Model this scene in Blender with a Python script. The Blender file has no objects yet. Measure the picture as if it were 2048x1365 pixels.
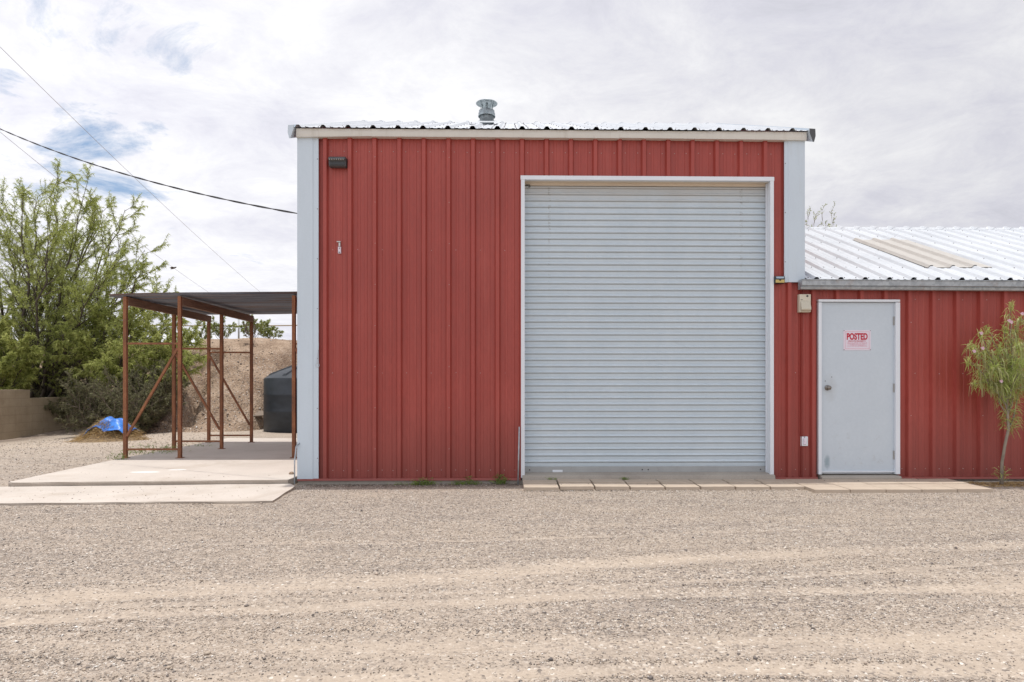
import bpy, bmesh, math, random
import numpy as np
from mathutils import Vector, Matrix, noise

random.seed(11); np.random.seed(11)
S = bpy.context.scene
COL = S.collection
R = math.radians

# ------------------------------------------------------------------ camera
CZ, CD, FPX = 1.13, 8.33, 1365.33          # height above the floor slab, distance to the wall, focal length in photo pixels
YAW = R(1.1)
PPX, PPY = 1050.0, 770.0
cam_d = bpy.data.cameras.new('camera'); cam = bpy.data.objects.new('camera', cam_d); COL.objects.link(cam)
cam_d.lens = 24; cam_d.sensor_width = 36; cam_d.clip_end = 5000; cam_d.clip_start = 0.05
cam_d.shift_x = -(PPX-1024)/2048; cam_d.shift_y = (PPY-682.5)/2048
cam.location = (0, -CD, CZ); cam.rotation_euler = (R(90), 0, -YAW)
S.camera = cam
S.render.resolution_x = 1024; S.render.resolution_y = 682

def WX(px, Y):
    """world X of a sight column on the plane at depth Y (survey helper)"""
    xc = (px-PPX)/FPX
    dx = math.sin(YAW)+xc*math.cos(YAW); dy = math.cos(YAW)-xc*math.sin(YAW)
    return dx*(Y+CD)/dy
def WZ(py, Y, px=1024):
    xc = (px-PPX)/FPX
    dy = math.cos(YAW)-xc*math.sin(YAW)
    return CZ+(PPY-py)/FPX*(Y+CD)/dy
def P(px, py, Y): return Vector((WX(px, Y), Y, WZ(py, Y, px)))

# ------------------------------------------------------------------ light
SUN_EL, SUN_AZ = R(85.5), R(6)               # the sun stands high, just behind the building
sd = bpy.data.lights.new('sun', 'SUN'); sun = bpy.data.objects.new('sun', sd); COL.objects.link(sun)
sd.energy = 3.2; sd.angle = R(1.2); sd.color = (1.0, 0.965, 0.91)
sdir = Vector((math.sin(-SUN_AZ)*math.cos(SUN_EL), math.cos(SUN_AZ)*math.cos(SUN_EL), math.sin(SUN_EL)))
sun.rotation_euler = sdir.to_track_quat('Z', 'Y').to_euler()
sun.location = (0, 0, 30)
S.view_settings.view_transform = 'Standard'; S.view_settings.look = 'None'
S.view_settings.exposure = 0; S.view_settings.gamma = 1

W = bpy.data.worlds.new('World'); S.world = W; W.use_nodes = True
def build_world():
    nt = W.node_tree; N = nt.nodes; L = nt.links; N.clear()
    out = N.new('ShaderNodeOutputWorld'); bg = N.new('ShaderNodeBackground'); L.new(bg.outputs[0], out.inputs[0])
    bg.inputs[1].default_value = 0.1
    sky = N.new('ShaderNodeTexSky'); sky.sky_type = 'NISHITA'; sky.sun_disc = False
    sky.sun_elevation = SUN_EL; sky.sun_rotation = -SUN_AZ; sky.dust_density = 1.0; sky.air_density = 1.0
    tc = N.new('ShaderNodeTexCoord')
    sep = N.new('ShaderNodeSeparateXYZ'); L.new(tc.outputs['Generated'], sep.inputs[0])
    def M(op, a, b=None, c=None, clamp=False):
        n = N.new('ShaderNodeMath'); n.operation = op; n.use_clamp = clamp
        for i, v in enumerate((a, b, c)):
            if v is None: continue
            if isinstance(v, (int, float)): n.inputs[i].default_value = v
            else: L.new(v, n.inputs[i])
        return n.outputs[0]
    zz = M('ADD', M('MAXIMUM', sep.outputs[2], 0.0), 0.16)
    u = M('DIVIDE', sep.outputs[0], zz); v = M('DIVIDE', sep.outputs[1], zz)
    cmb = N.new('ShaderNodeCombineXYZ'); L.new(u, cmb.inputs[0]); L.new(v, cmb.inputs[1])
    def nz(scale, det, rough, dist=0.0, off=0.0):
        n = N.new('ShaderNodeTexNoise'); n.inputs['Scale'].default_value = scale; n.inputs['Detail'].default_value = det
        n.inputs['Roughness'].default_value = rough; n.inputs['Distortion'].default_value = dist
        mp = N.new('ShaderNodeMapping'); mp.inputs['Location'].default_value = (off, off*.7, off*.3)
        L.new(cmb.outputs[0], mp.inputs[0]); L.new(mp.outputs[0], n.inputs['Vector']); return n.outputs[0]
    def ramp(x, a, b):
        return M('MULTIPLY_ADD', x, 1/(b-a), -a/(b-a), clamp=True)
    big = nz(0.8, 9, 0.60, 0.45, 3.1); fine = nz(3.4, 12, 0.72, 0.45, 9.4)
    tone = M('ADD', M('MULTIPLY', big, 0.58), M('MULTIPLY', fine, 0.42))
    cr = N.new('ShaderNodeValToRGB'); L.new(tone, cr.inputs[0])
    e = cr.color_ramp.elements
    e[0].position = 0.38; e[0].color = (7.0, 7.05, 7.8, 1)
    e[1].position = 0.62; e[1].color = (10.2, 10.2, 10.4, 1)
    k = e.new(0.455); k.color = (7.9, 7.9, 8.7, 1)
    k = e.new(0.53); k.color = (8.9, 8.9, 9.4, 1)
    # openings in the cloud: one towards the upper left of the lot, small ones elsewhere
    dv = P(110, 120, 10)-Vector((0, -CD, CZ)); dv.normalize()
    dot = N.new('ShaderNodeVectorMath'); dot.operation = 'DOT_PRODUCT'
    nrm = N.new('ShaderNodeVectorMath'); nrm.operation = 'NORMALIZE'; L.new(tc.outputs['Generated'], nrm.inputs[0])
    L.new(nrm.outputs[0], dot.inputs[0]); dot.inputs[1].default_value = dv
    near = ramp(dot.outputs['Value'], 0.955, 0.996)
    hole = nz(2.6, 11, 0.66, 0.4, 1.7)
    low = ramp(sep.outputs[2], 0.30, 0.16)
    th = M('ADD', M('ADD', hole, M('MULTIPLY', near, 0.165)), M('MULTIPLY', low, 0.03))
    gap = M('MULTIPLY', ramp(th, 0.70, 0.86), 0.92)
    side = N.new('ShaderNodeVectorMath'); side.operation = 'DOT_PRODUCT'     # sky brightening added behind camera-left to bring out the wall ribs
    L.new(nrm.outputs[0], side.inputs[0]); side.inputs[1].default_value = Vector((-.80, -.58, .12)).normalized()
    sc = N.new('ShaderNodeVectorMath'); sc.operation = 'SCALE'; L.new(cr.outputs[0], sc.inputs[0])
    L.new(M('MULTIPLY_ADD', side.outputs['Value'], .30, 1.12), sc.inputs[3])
    mx = N.new('ShaderNodeMix'); mx.data_type = 'RGBA'
    bl = N.new('ShaderNodeMix'); bl.data_type = 'RGBA'; bl.inputs[0].default_value = 0.55
    L.new(sky.outputs[0], bl.inputs[6]); bl.inputs[7].default_value = (3.2, 5.2, 8.3, 1)
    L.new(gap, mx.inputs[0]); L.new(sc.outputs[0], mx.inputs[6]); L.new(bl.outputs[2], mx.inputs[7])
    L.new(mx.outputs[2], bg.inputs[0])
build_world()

# ------------------------------------------------------------------ materials
def srgb(r, g, b):
    f = lambda c: (c/255/12.92) if c/255 <= .04045 else ((c/255+.055)/1.055)**2.4
    return (f(r), f(g), f(b), 1)
class NT:
    def __init__(s, m):
        s.m = m; s.nt = m.node_tree; s.N = s.nt.nodes; s.L = s.nt.links
        s.b = s.N['Principled BSDF']; s.tc = s.N.new('ShaderNodeTexCoord')
    def val(s, v, inp):
        if isinstance(v, (int, float)): inp.default_value = v
        elif isinstance(v, tuple): inp.default_value = v if len(v) == 4 or inp.type != 'RGBA' else (*v, 1)
        else: s.L.new(v, inp)
    def math(s, op, a, b=None, c=None, clamp=False):
        n = s.N.new('ShaderNodeMath'); n.operation = op; n.use_clamp = clamp
        for i, v in enumerate((a, b, c)):
            if v is not None: s.val(v, n.inputs[i])
        return n.outputs[0]
    def ramp(s, x, a, b): return s.math('MULTIPLY_ADD', x, 1/(b-a), -a/(b-a), clamp=True)
    def noise(s, scale, det=4, rough=.55, sc=(1, 1, 1), dist=0, loc=(0, 0, 0), color=False):
        mp = s.N.new('ShaderNodeMapping'); mp.inputs['Scale'].default_value = sc; mp.inputs['Location'].default_value = loc
        s.L.new(s.tc.outputs['Object'], mp.inputs[0])
        n = s.N.new('ShaderNodeTexNoise'); n.inputs['Scale'].default_value = scale; n.inputs['Detail'].default_value = det
        n.inputs['Roughness'].default_value = rough; n.inputs['Distortion'].default_value = dist
        s.L.new(mp.outputs[0], n.inputs['Vector']); return n.outputs[1 if color else 0]
    def voro(s, scale, feat='F1', out='Distance', sc=(1, 1, 1), rnd=1):
        mp = s.N.new('ShaderNodeMapping'); mp.inputs['Scale'].default_value = sc
        s.L.new(s.tc.outputs['Object'], mp.inputs[0])
        n = s.N.new('ShaderNodeTexVoronoi'); n.feature = feat; n.inputs['Scale'].default_value = scale; n.inputs['Randomness'].default_value = rnd
        s.L.new(mp.outputs[0], n.inputs['Vector']); return n.outputs[out]
    def mix(s, f, a, b, mode='MIX'):
        n = s.N.new('ShaderNodeMix'); n.data_type = 'RGBA'; n.blend_type = mode
        s.val(f, n.inputs[0]); s.val(a, n.inputs[6]); s.val(b, n.inputs[7]); return n.outputs[2]
    def cramp(s, x, stops):
        n = s.N.new('ShaderNodeValToRGB'); s.L.new(x, n.inputs[0]); e = n.color_ramp.elements
        e[0].position, e[0].color = stops[0][0], (*stops[0][1][:3], 1)
        e[1].position, e[1].color = stops[-1][0], (*stops[-1][1][:3], 1)
        for p, c in stops[1:-1]: k = e.new(p); k.color = (*c[:3], 1)
        return n.outputs[0]
    def bump(s, h, strength=.3, dist=.01):
        n = s.N.new('ShaderNodeBump'); n.inputs['Strength'].default_value = strength; n.inputs['Distance'].default_value = dist
        s.L.new(h, n.inputs['Height']); s.L.new(n.outputs[0], s.b.inputs['Normal'])
    def sep(s):
        n = s.N.new('ShaderNodeSeparateXYZ'); s.L.new(s.tc.outputs['Object'], n.inputs[0]); return n.outputs
    def attr(s, name):
        n = s.N.new('ShaderNodeAttribute'); n.attribute_name = name; return n.outputs
def mat(name, base=(.5, .5, .5), rough=.6, metal=0.0, spec=None):
    m = bpy.data.materials.new(name); m.use_nodes = True; t = NT(m)
    t.b.inputs['Base Color'].default_value = (*base[:3], 1); t.b.inputs['Roughness'].default_value = rough
    t.b.inputs['Metallic'].default_value = metal
    if spec is not None: t.b.inputs['Specular IOR Level'].default_value = spec
    return m, t
def set_col(t, c): t.L.new(c, t.b.inputs['Base Color'])

def paint(name, c, rough=.45, var=.12, dirt=(.3, .24, .18), dirt_amt=.25, streak=True):
    m, t = mat(name, c, rough)
    n1 = t.noise(3.0, 5, .6, (1, 1, .25)); n2 = t.noise(60, 3, .6)
    k = t.math('ADD', t.math('MULTIPLY', n1, .7), t.math('MULTIPLY', n2, .3))
    lo = tuple(x*(1-var) for x in c[:3]); hi = tuple(min(1, x*(1+var)) for x in c[:3])
    col = t.cramp(k, [(.3, lo), (.7, hi)])
    d = t.ramp(t.noise(9, 8, .72, (1, 1, .15) if streak else (1, 1, 1), loc=(3, 1, 2)), .56, .8)
    col = t.mix(t.math('MULTIPLY', d, dirt_amt), col, dirt)
    set_col(t, col)
    t.L.new(t.math('MULTIPLY_ADD', n2, .2, rough-.1), t.b.inputs['Roughness'])
    t.bump(t.noise(25, 3, .5), .04, .01)
    return m

def red_material():
    m, t = mat('red_painted_steel', (.36, .045, .04), .5)
    z = t.sep()[2]
    n1 = t.noise(1.3, 5, .6, (1, 1, .5)); n2 = t.noise(40, 3, .6, (1, 1, .3)); n3 = t.noise(220, 2, .5)
    k = t.math('ADD', t.math('MULTIPLY', n1, .5), t.math('ADD', t.math('MULTIPLY', n2, .3), t.math('MULTIPLY', n3, .2)))
    col = t.cramp(k, [(.3, (.255, .038, .028)), (.52, (.32, .051, .038)), (.72, (.40, .074, .056))])
    st = t.ramp(t.noise(7, 7, .7, (3, 1, .12), loc=(5, 2, 1)), .52, .78)          # faded run-off streaks
    col = t.mix(t.math('MULTIPLY', st, .30), col, (.44, .12, .095))
    band = t.ramp(t.math('ADD', z, t.math('MULTIPLY', t.noise(2.2, 5, .6), .5)), 1.25, .1)   # darker red towards the foot, with a ragged upper edge
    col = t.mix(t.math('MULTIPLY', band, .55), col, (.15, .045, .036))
    sp = t.ramp(t.voro(24), .055, .03)
    sp = t.math('MULTIPLY', sp, t.ramp(t.noise(2.7, 2, .5, loc=(7, 7, 7)), .6, .66))
    col = t.mix(t.math('MULTIPLY', sp, .5), col, (.62, .50, .45))                  # chips and spatter
    set_col(t, col)
    t.L.new(t.math('MULTIPLY_ADD', n2, .25, .38), t.b.inputs['Roughness'])
    t.bump(t.noise(5, 3, .5, (1, 1, .6)), .12, .01)
    return m
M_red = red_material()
M_trim = paint('pale_blue_trim', (.53, .61, .68), .42, .05, (.34, .3, .24), .22)
M_fascia = paint('dusty_white_fascia', (.62, .60, .55), .5, .07, (.32, .27, .2), .4)
M_white = paint('white_door_trim', (.67, .71, .76), .4, .05, (.4, .34, .27), .22)
M_soffit = paint('cream_soffit', (.66, .58, .48), .55, .08, (.3, .22, .15), .3)
def curtain_material():
    m, t = mat('roll_door_slats', (.55, .6, .65), .42)
    x, y, z = t.sep()
    n1 = t.noise(2.2, 6, .65, (1, 1, .6)); n2 = t.noise(45, 3, .6, (.3, 1, 1))
    k = t.math('ADD', t.math('MULTIPLY', n1, .6), t.math('MULTIPLY', n2, .4))
    col = t.cramp(k, [(.3, (.47, .55, .61)), (.7, (.565, .635, .685))])
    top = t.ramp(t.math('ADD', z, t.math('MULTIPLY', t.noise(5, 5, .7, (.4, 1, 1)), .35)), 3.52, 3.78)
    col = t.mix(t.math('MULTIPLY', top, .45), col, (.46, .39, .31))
    sm = t.ramp(t.noise(4, 8, .75, (.5, 1, 2.2), loc=(1, 5, 3)), .60, .74)
    col = t.mix(t.math('MULTIPLY', sm, .22), col, (.30, .31, .32))
    # rows of scuffs where the inner clips sit
    a = t.math('ABSOLUTE', t.math('SUBTRACT', x, WX(1098, .15)-WX(1295, -.012))); b = t.math('ABSOLUTE', t.math('SUBTRACT', x, WX(1481, .15)-WX(1295, -.012)))
    cl = t.math('MULTIPLY', t.ramp(t.math('MINIMUM', a, b), .022, .012), t.ramp(t.noise(38, 3, .6, (.4, 1, 1)), .52, .6))
    cl = t.math('MULTIPLY', cl, t.ramp(z, 2.0, 3.5))
    col = t.mix(t.math('MULTIPLY', cl, .6), col, (.25, .24, .22))
    set_col(t, col); t.bump(t.noise(6, 3, .5, (.3, 1, 1)), .1, .01)
    return m
M_curtain = curtain_material()
M_groove, _ = mat('slat_groove_dark', (.15, .13, .105), .8)  # dark colour for the narrow face under each slat bead
M_bar = paint('galvanised_bottom_bar', (.33, .34, .34), .5, .12, (.2, .18, .15), .35, False)
def roof_material():
    m, t = mat('white_galvalume_roof', (.76, .78, .80), .38, .15)
    n1 = t.noise(2.0, 5, .6, (1, .35, 1)); n2 = t.noise(30, 3, .6, (1, .3, 1))
    col = t.cramp(t.math('ADD', t.math('MULTIPLY', n1, .6), t.math('MULTIPLY', n2, .4)), [(.3, (.48, .51, .54)), (.65, (.60, .625, .65))])
    d = t.ramp(t.noise(12, 7, .7, (1.6, .12, .12), loc=(2, 3, 4)), .6, .8)
    col = t.mix(t.math('MULTIPLY', d, .25), col, (.42, .38, .33)); set_col(t, col)
    return m
M_roof = roof_material()
M_screw, _ = mat('screw_heads', (.16, .13, .13), .5, .4)
M_screw_red, _ = mat('painted_screw_heads', (.46, .30, .28), .45)
def fibre():
    m, t = mat('weathered_fibreglass', (.5, .42, .33), .75)
    n = t.noise(14, 6, .7, (1, .2, 1)); n2 = t.noise(120, 2, .6)
    set_col(t, t.cramp(t.math('ADD', t.math('MULTIPLY', n, .6), t.math('MULTIPLY', n2, .4)), [(.3, (.37, .35, .32)), (.7, (.49, .47, .44))]))
    return m
M_fibre = fibre()
def galv(name, a, b, rust=.35, metal=.6, rough=.42):
    m, t = mat(name, a, rough, metal)
    v = t.voro(28, out='Color'); n = t.noise(12, 6, .65)
    sx = t.N.new('ShaderNodeSeparateColor'); t.L.new(v, sx.inputs[0])
    k = t.math('ADD', t.math('MULTIPLY', sx.outputs[0], .35), t.math('MULTIPLY', n, .65))
    col = t.cramp(k, [(.2, a), (.8, b)])
    rr = t.ramp(t.noise(5, 8, .75, (1, 1, .5), loc=(4, 4, 4)), .55, .68)
    col = t.mix(t.math('MULTIPLY', rr, rust), col, (.22, .12, .07)); set_col(t, col)
    return m
M_galv = galv('galvanised_gutter', (.27, .30, .33), (.46, .50, .53), .45, .35)
M_flue = galv('flue_galvanised', (.20, .24, .26), (.42, .48, .50), .2, .5)
M_sooty = galv('flue_sooty', (.07, .08, .09), (.22, .26, .27), .1, .3)
def rust():
    m, t = mat('rusty_steel', (.2, .08, .04), .85)
    n = t.noise(9, 8, .7, (1, 1, .4)); n2 = t.noise(70, 4, .6)
    k = t.math('ADD', t.math('MULTIPLY', n, .65), t.math('MULTIPLY', n2, .35))
    set_col(t, t.cramp(k, [(.3, (.085, .042, .030)), (.5, (.23, .095, .045)), (.68, (.38, .165, .075))]))
    t.bump(n2, .3, .003); return m
M_rust = rust()
def wood(name, a, b, sc=(6, .5, 6)):
    m, t = mat(name, a, .8)
    n = t.noise(6, 7, .7, sc, .4)
    set_col(t, t.cramp(n, [(.3, a), (.7, b)])); t.bump(n, .3, .005); return m
M_beam = wood('brown_timber', (.13, .075, .05), (.30, .19, .125))
M_board = wood('grey_board', (.12, .09, .07), (.26, .2, .15), (.6, 6, 6))
def sheet_under():
    m, t = mat('old_carport_sheeting', (.14, .15, .18), .55, .3)
    n = t.noise(4, 6, .65, (.08, 1.0, 1)); n2 = t.noise(6, 5, .6, (.06, 1.1, 1), loc=(3, 2, 1))
    col = t.cramp(n, [(.35, (.05, .065, .10)), (.65, (.24, .265, .32))])
    col = t.mix(t.math('MULTIPLY', t.ramp(n2, .50, .60), .6), col, (.22, .125, .08)); set_col(t, col); return m
M_sheet = sheet_under()
def concrete(name, a, b, stain=(.36, .27, .18), amt=.35, sc=1.0):
    m, t = mat(name, a, .85)
    n = t.noise(1.1*sc, 7, .6); n2 = t.noise(45, 4, .6); n3 = t.noise(220, 2, .5)
    k = t.math('ADD', t.math('MULTIPLY', n, .5), t.math('ADD', t.math('MULTIPLY', n2, .25), t.math('MULTIPLY', n3, .25)))
    col = t.cramp(k, [(.32, a), (.66, b)])
    s = t.ramp(t.noise(.9*sc, 8, .7, loc=(8, 1, 3), dist=.6), .53, .72)
    col = t.mix(t.math('MULTIPLY', s, amt), col, stain)
    pit = t.math('MULTIPLY', t.ramp(t.voro(16), .06, .035), .7)
    col = t.mix(pit, col, (.16, .13, .11)); set_col(t, col)
    t.bump(t.math('ADD', n2, n3), .25, .004); return m, t, col
M_slab, tt, cc = concrete('poured_concrete', (.44, .39, .34), (.60, .54, .48), (.33, .26, .19), .55)
x, y, z = tt.sep()                            # two spills of white paint on the slab
ell = tt.math('ADD', tt.math('POWER', tt.math('DIVIDE', tt.math('SUBTRACT', x, -4.75), .20), 2.0), tt.math('POWER', tt.math('DIVIDE', tt.math('SUBTRACT', y, .60), .07), 2.0))
ell2 = tt.math('ADD', tt.math('POWER', tt.math('DIVIDE', tt.math('SUBTRACT', x, -4.45), .12), 2.0), tt.math('POWER', tt.math('DIVIDE', tt.math('SUBTRACT', y, .85), .07), 2.0))
sp = tt.ramp(tt.math('ADD', tt.math('MINIMUM', ell, ell2), tt.noise(9, 4, .6)), 1.6, 1.1)
set_col(tt, tt.mix(tt.math('MULTIPLY', sp, .75), cc, (.8, .8, .78)))
M_found, _, _ = concrete('rough_foundation', (.26, .235, .205), (.42, .38, .33), (.14, .11, .09), .5)
M_slabedge, _, _ = concrete('slab_rough', (.28, .24, .20), (.44, .38, .32), (.18, .14, .11), .5)
M_paver, _, _ = concrete('tan_paver', (.40, .325, .255), (.51, .425, .335), (.30, .22, .15), .3, 3)
M_black, _ = mat('black_plastic', (.025, .027, .03), .4)
M_darkgrey = paint('weathered_charcoal_housing', (.055, .058, .062), .45, .25, (.2, .17, .14), .4, False)
M_glassy, _ = mat('lens_plastic', (.55, .55, .5), .15)
M_beige = paint('beige_plastic', (.58, .54, .44), .4, .06, (.3, .25, .18), .3, False)
M_lens = paint('ribbed_cream_lens', (.50, .47, .38), .25, .12, (.3, .25, .18), .3, False)
M_yellow, _ = mat('amber_lens', (.50, .38, .12), .25)
M_solar, _ = mat('solar_cell', (.33, .42, .5), .2, .2)
M_chrome, _ = mat('worn_chrome', (.45, .44, .42), .3, .9)
M_knob, _ = mat('aged_brass_knob', (.22, .2, .18), .35, .8)
M_dark, _ = mat('dark_gap', (.02, .018, .016), .9)
def doorpaint():
    m, t = mat('pale_grey_door_paint', (.56, .61, .65), .4)
    x, y, z = t.sep()
    n = t.noise(2, 5, .6); n2 = t.noise(30, 3, .5)
    col = t.cramp(t.math('ADD', t.math('MULTIPLY', n, .6), t.math('MULTIPLY', n2, .4)), [(.3, (.48, .545, .605)), (.7, (.535, .60, .66))])
    cx, cz = WX(1654, .03)-WX(1718, 0), WZ(926, .03)      # the leaf's own centre line is x = 0
    e = t.math('ADD', t.math('POWER', t.math('DIVIDE', t.math('SUBTRACT', x, cx), .035), 2.0), t.math('POWER', t.math('DIVIDE', t.math('SUBTRACT', z, cz), .09), 2.0))
    s = t.ramp(t.math('ADD', e, t.math('MULTIPLY', t.noise(22, 5, .7), 2.4)), 2.6, 1.2)
    col = t.mix(t.math('MULTIPLY', s, .65), col, (.16, .24, .28))
    kx, kz = WX(1660, .03)-WX(1718, 0), WZ(776, .03)
    e = t.math('ADD', t.math('POWER', t.math('DIVIDE', t.math('SUBTRACT', x, kx), .08), 2.0), t.math('POWER', t.math('DIVIDE', t.math('SUBTRACT', z, kz), .17), 2.0))
    s = t.ramp(t.math('ADD', e, t.math('MULTIPLY', t.noise(16, 5, .7), 2.0)), 2.4, .8)      # hand grime round the knob
    col = t.mix(t.math('MULTIPLY', s, .22), col, (.30, .28, .25))
    sc = t.math('MULTIPLY', t.ramp(t.noise(12, 7, .7, loc=(2, 2, 9)), .58, .70), t.ramp(z, .8, .1))
    col = t.mix(t.math('MULTIPLY', sc, .4), col, (.30, .30, .28)); set_col(t, col); return m
M_door = doorpaint()
M_sign, _ = mat('white_sign_plastic', (.68, .62, .70), .35)
M_signred, _ = mat('sign_red_ink', (.46, .004, .03), .5)
M_signpink, _ = mat('sign_faded_red_ink', (.62, .12, .20), .5)
def tank_mat():
    m, t = mat('black_polyethylene', (.03, .04, .045), .5)
    n = t.noise(3, 6, .65, (1, 1, 2)); set_col(t, t.cramp(n, [(.3, (.009, .013, .018)), (.7, (.024, .032, .042))])); return m
M_tank = tank_mat()
def tarp_mat():
    m, t = mat('blue_tarp', (.02, .15, .6), .4)
    n = t.noise(8, 5, .6); set_col(t, t.cramp(n, [(.3, (.012, .10, .42)), (.7, (.05, .26, .80))])); t.bump(n, .5, .02); return m
M_tarp = tarp_mat()
M_cable, _ = mat('black_cable_sheath', (.03, .03, .032), .6)
M_thin, _ = mat('bare_conductor', (.38, .38, .40), .5, .3)
M_wiretan, _ = mat('tan_pipe', (.42, .34, .24), .6)
M_pole, _ = mat('pale_pole', (.50, .52, .54), .5)
def leafmat(name, a, b, c, trans=.35):
    m, t = mat(name, a, .6, 0, .2)
    o = t.N.new('ShaderNodeNewGeometry')
    n = t.noise(.9, 3, .5); k = t.math('ADD', t.math('MULTIPLY', o.outputs['Random Per Island'], .6), t.math('MULTIPLY', n, .45))
    col = t.cramp(k, [(.15, a), (.5, b), (.9, c)]); set_col(t, col)
    tr = t.N.new('ShaderNodeBsdfTranslucent'); t.L.new(col, tr.inputs[0])
    ms = t.N.new('ShaderNodeMixShader'); ms.inputs[0].default_value = trans
    out = t.N['Material Output']; t.L.new(t.b.outputs[0], ms.inputs[1]); t.L.new(tr.outputs[0], ms.inputs[2]); t.L.new(ms.outputs[0], out.inputs[0])
    return m
M_mesq = leafmat('mesquite_leaf', (.25, .29, .08), (.41, .46, .14), (.58, .62, .24), .6)
M_lime = leafmat('lime_leaf', (.24, .27, .07), (.38, .42, .13), (.54, .55, .21), .5)
M_creo = leafmat('creosote_leaf', (.18, .22, .07), (.29, .33, .11), (.42, .45, .18), .55)
M_brush = leafmat('olive_brush_leaf', (.085, .082, .05), (.17, .165, .09), (.30, .30, .16), .45)
M_willow = leafmat('willow_leaf', (.28, .36, .09), (.44, .51, .16), (.62, .66, .28), .5)
M_pod = leafmat('willow_pod', (.36, .38, .17), (.48, .48, .24), (.60, .56, .30), .3)
M_petal = leafmat('pink_petal', (.6, .35, .5), (.75, .5, .62), (.85, .72, .75), .4)
M_weed = leafmat('weed_blade', (.13, .21, .05), (.22, .31, .08), (.34, .38, .14), .45)
M_straw = leafmat('dry_straw', (.26, .17, .075), (.40, .27, .12), (.56, .42, .22), .25)
def bark(name, a, b):
    m, t = mat(name, a, .9); n = t.noise(14, 6, .7, (1, 1, .3)); set_col(t, t.cramp(n, [(.3, a), (.7, b)])); t.bump(n, .4, .01); return m
M_bark = bark('mesquite_bark', (.045, .036, .03), (.13, .105, .085))
M_twig = bark('dead_twig', (.10, .08, .065), (.26, .21, .17))
M_wbark = bark('willow_bark', (.16, .135, .105), (.34, .29, .235))
def block_mat():
    m, t = mat('tan_block', (.42, .33, .22), .9)
    x, y, z = t.sep()
    cmb = t.N.new('ShaderNodeCombineXYZ'); t.L.new(y, cmb.inputs[0]); t.L.new(z, cmb.inputs[1])
    br = t.N.new('ShaderNodeTexBrick'); br.inputs['Scale'].default_value = 1.0
    br.inputs['Brick Width'].default_value = .40; br.inputs['Row Height'].default_value = .20; br.inputs['Mortar Size'].default_value = .006
    br.offset = .5; t.L.new(cmb.outputs[0], br.inputs['Vector'])
    n = t.noise(3, 7, .65); n2 = t.noise(50, 4, .6)
    col = t.cramp(t.math('ADD', t.math('MULTIPLY', n, .6), t.math('MULTIPLY', n2, .4)), [(.3, (.33, .26, .175)), (.7, (.47, .385, .275))])
    col = t.mix(t.math('MULTIPLY', br.outputs['Fac'], .35), col, (.22, .17, .12))
    st = t.ramp(t.noise(2.2, 8, .72, (1, 1, .5), loc=(3, 3, 3)), .55, .72)
    col = t.mix(t.math('MULTIPLY', st, .4), col, (.20, .135, .085)); set_col(t, col)
    t.bump(t.math('SUBTRACT', n2, br.outputs['Fac']), .5, .006); return m
M_block = block_mat()
STONES = [(.12, .11, .115), (.27, .24, .225), (.40, .33, .27), (.52, .45, .38), (.22, .18, .17), (.46, .36, .27), (.64, .60, .55), (.34, .22, .17)]
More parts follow.
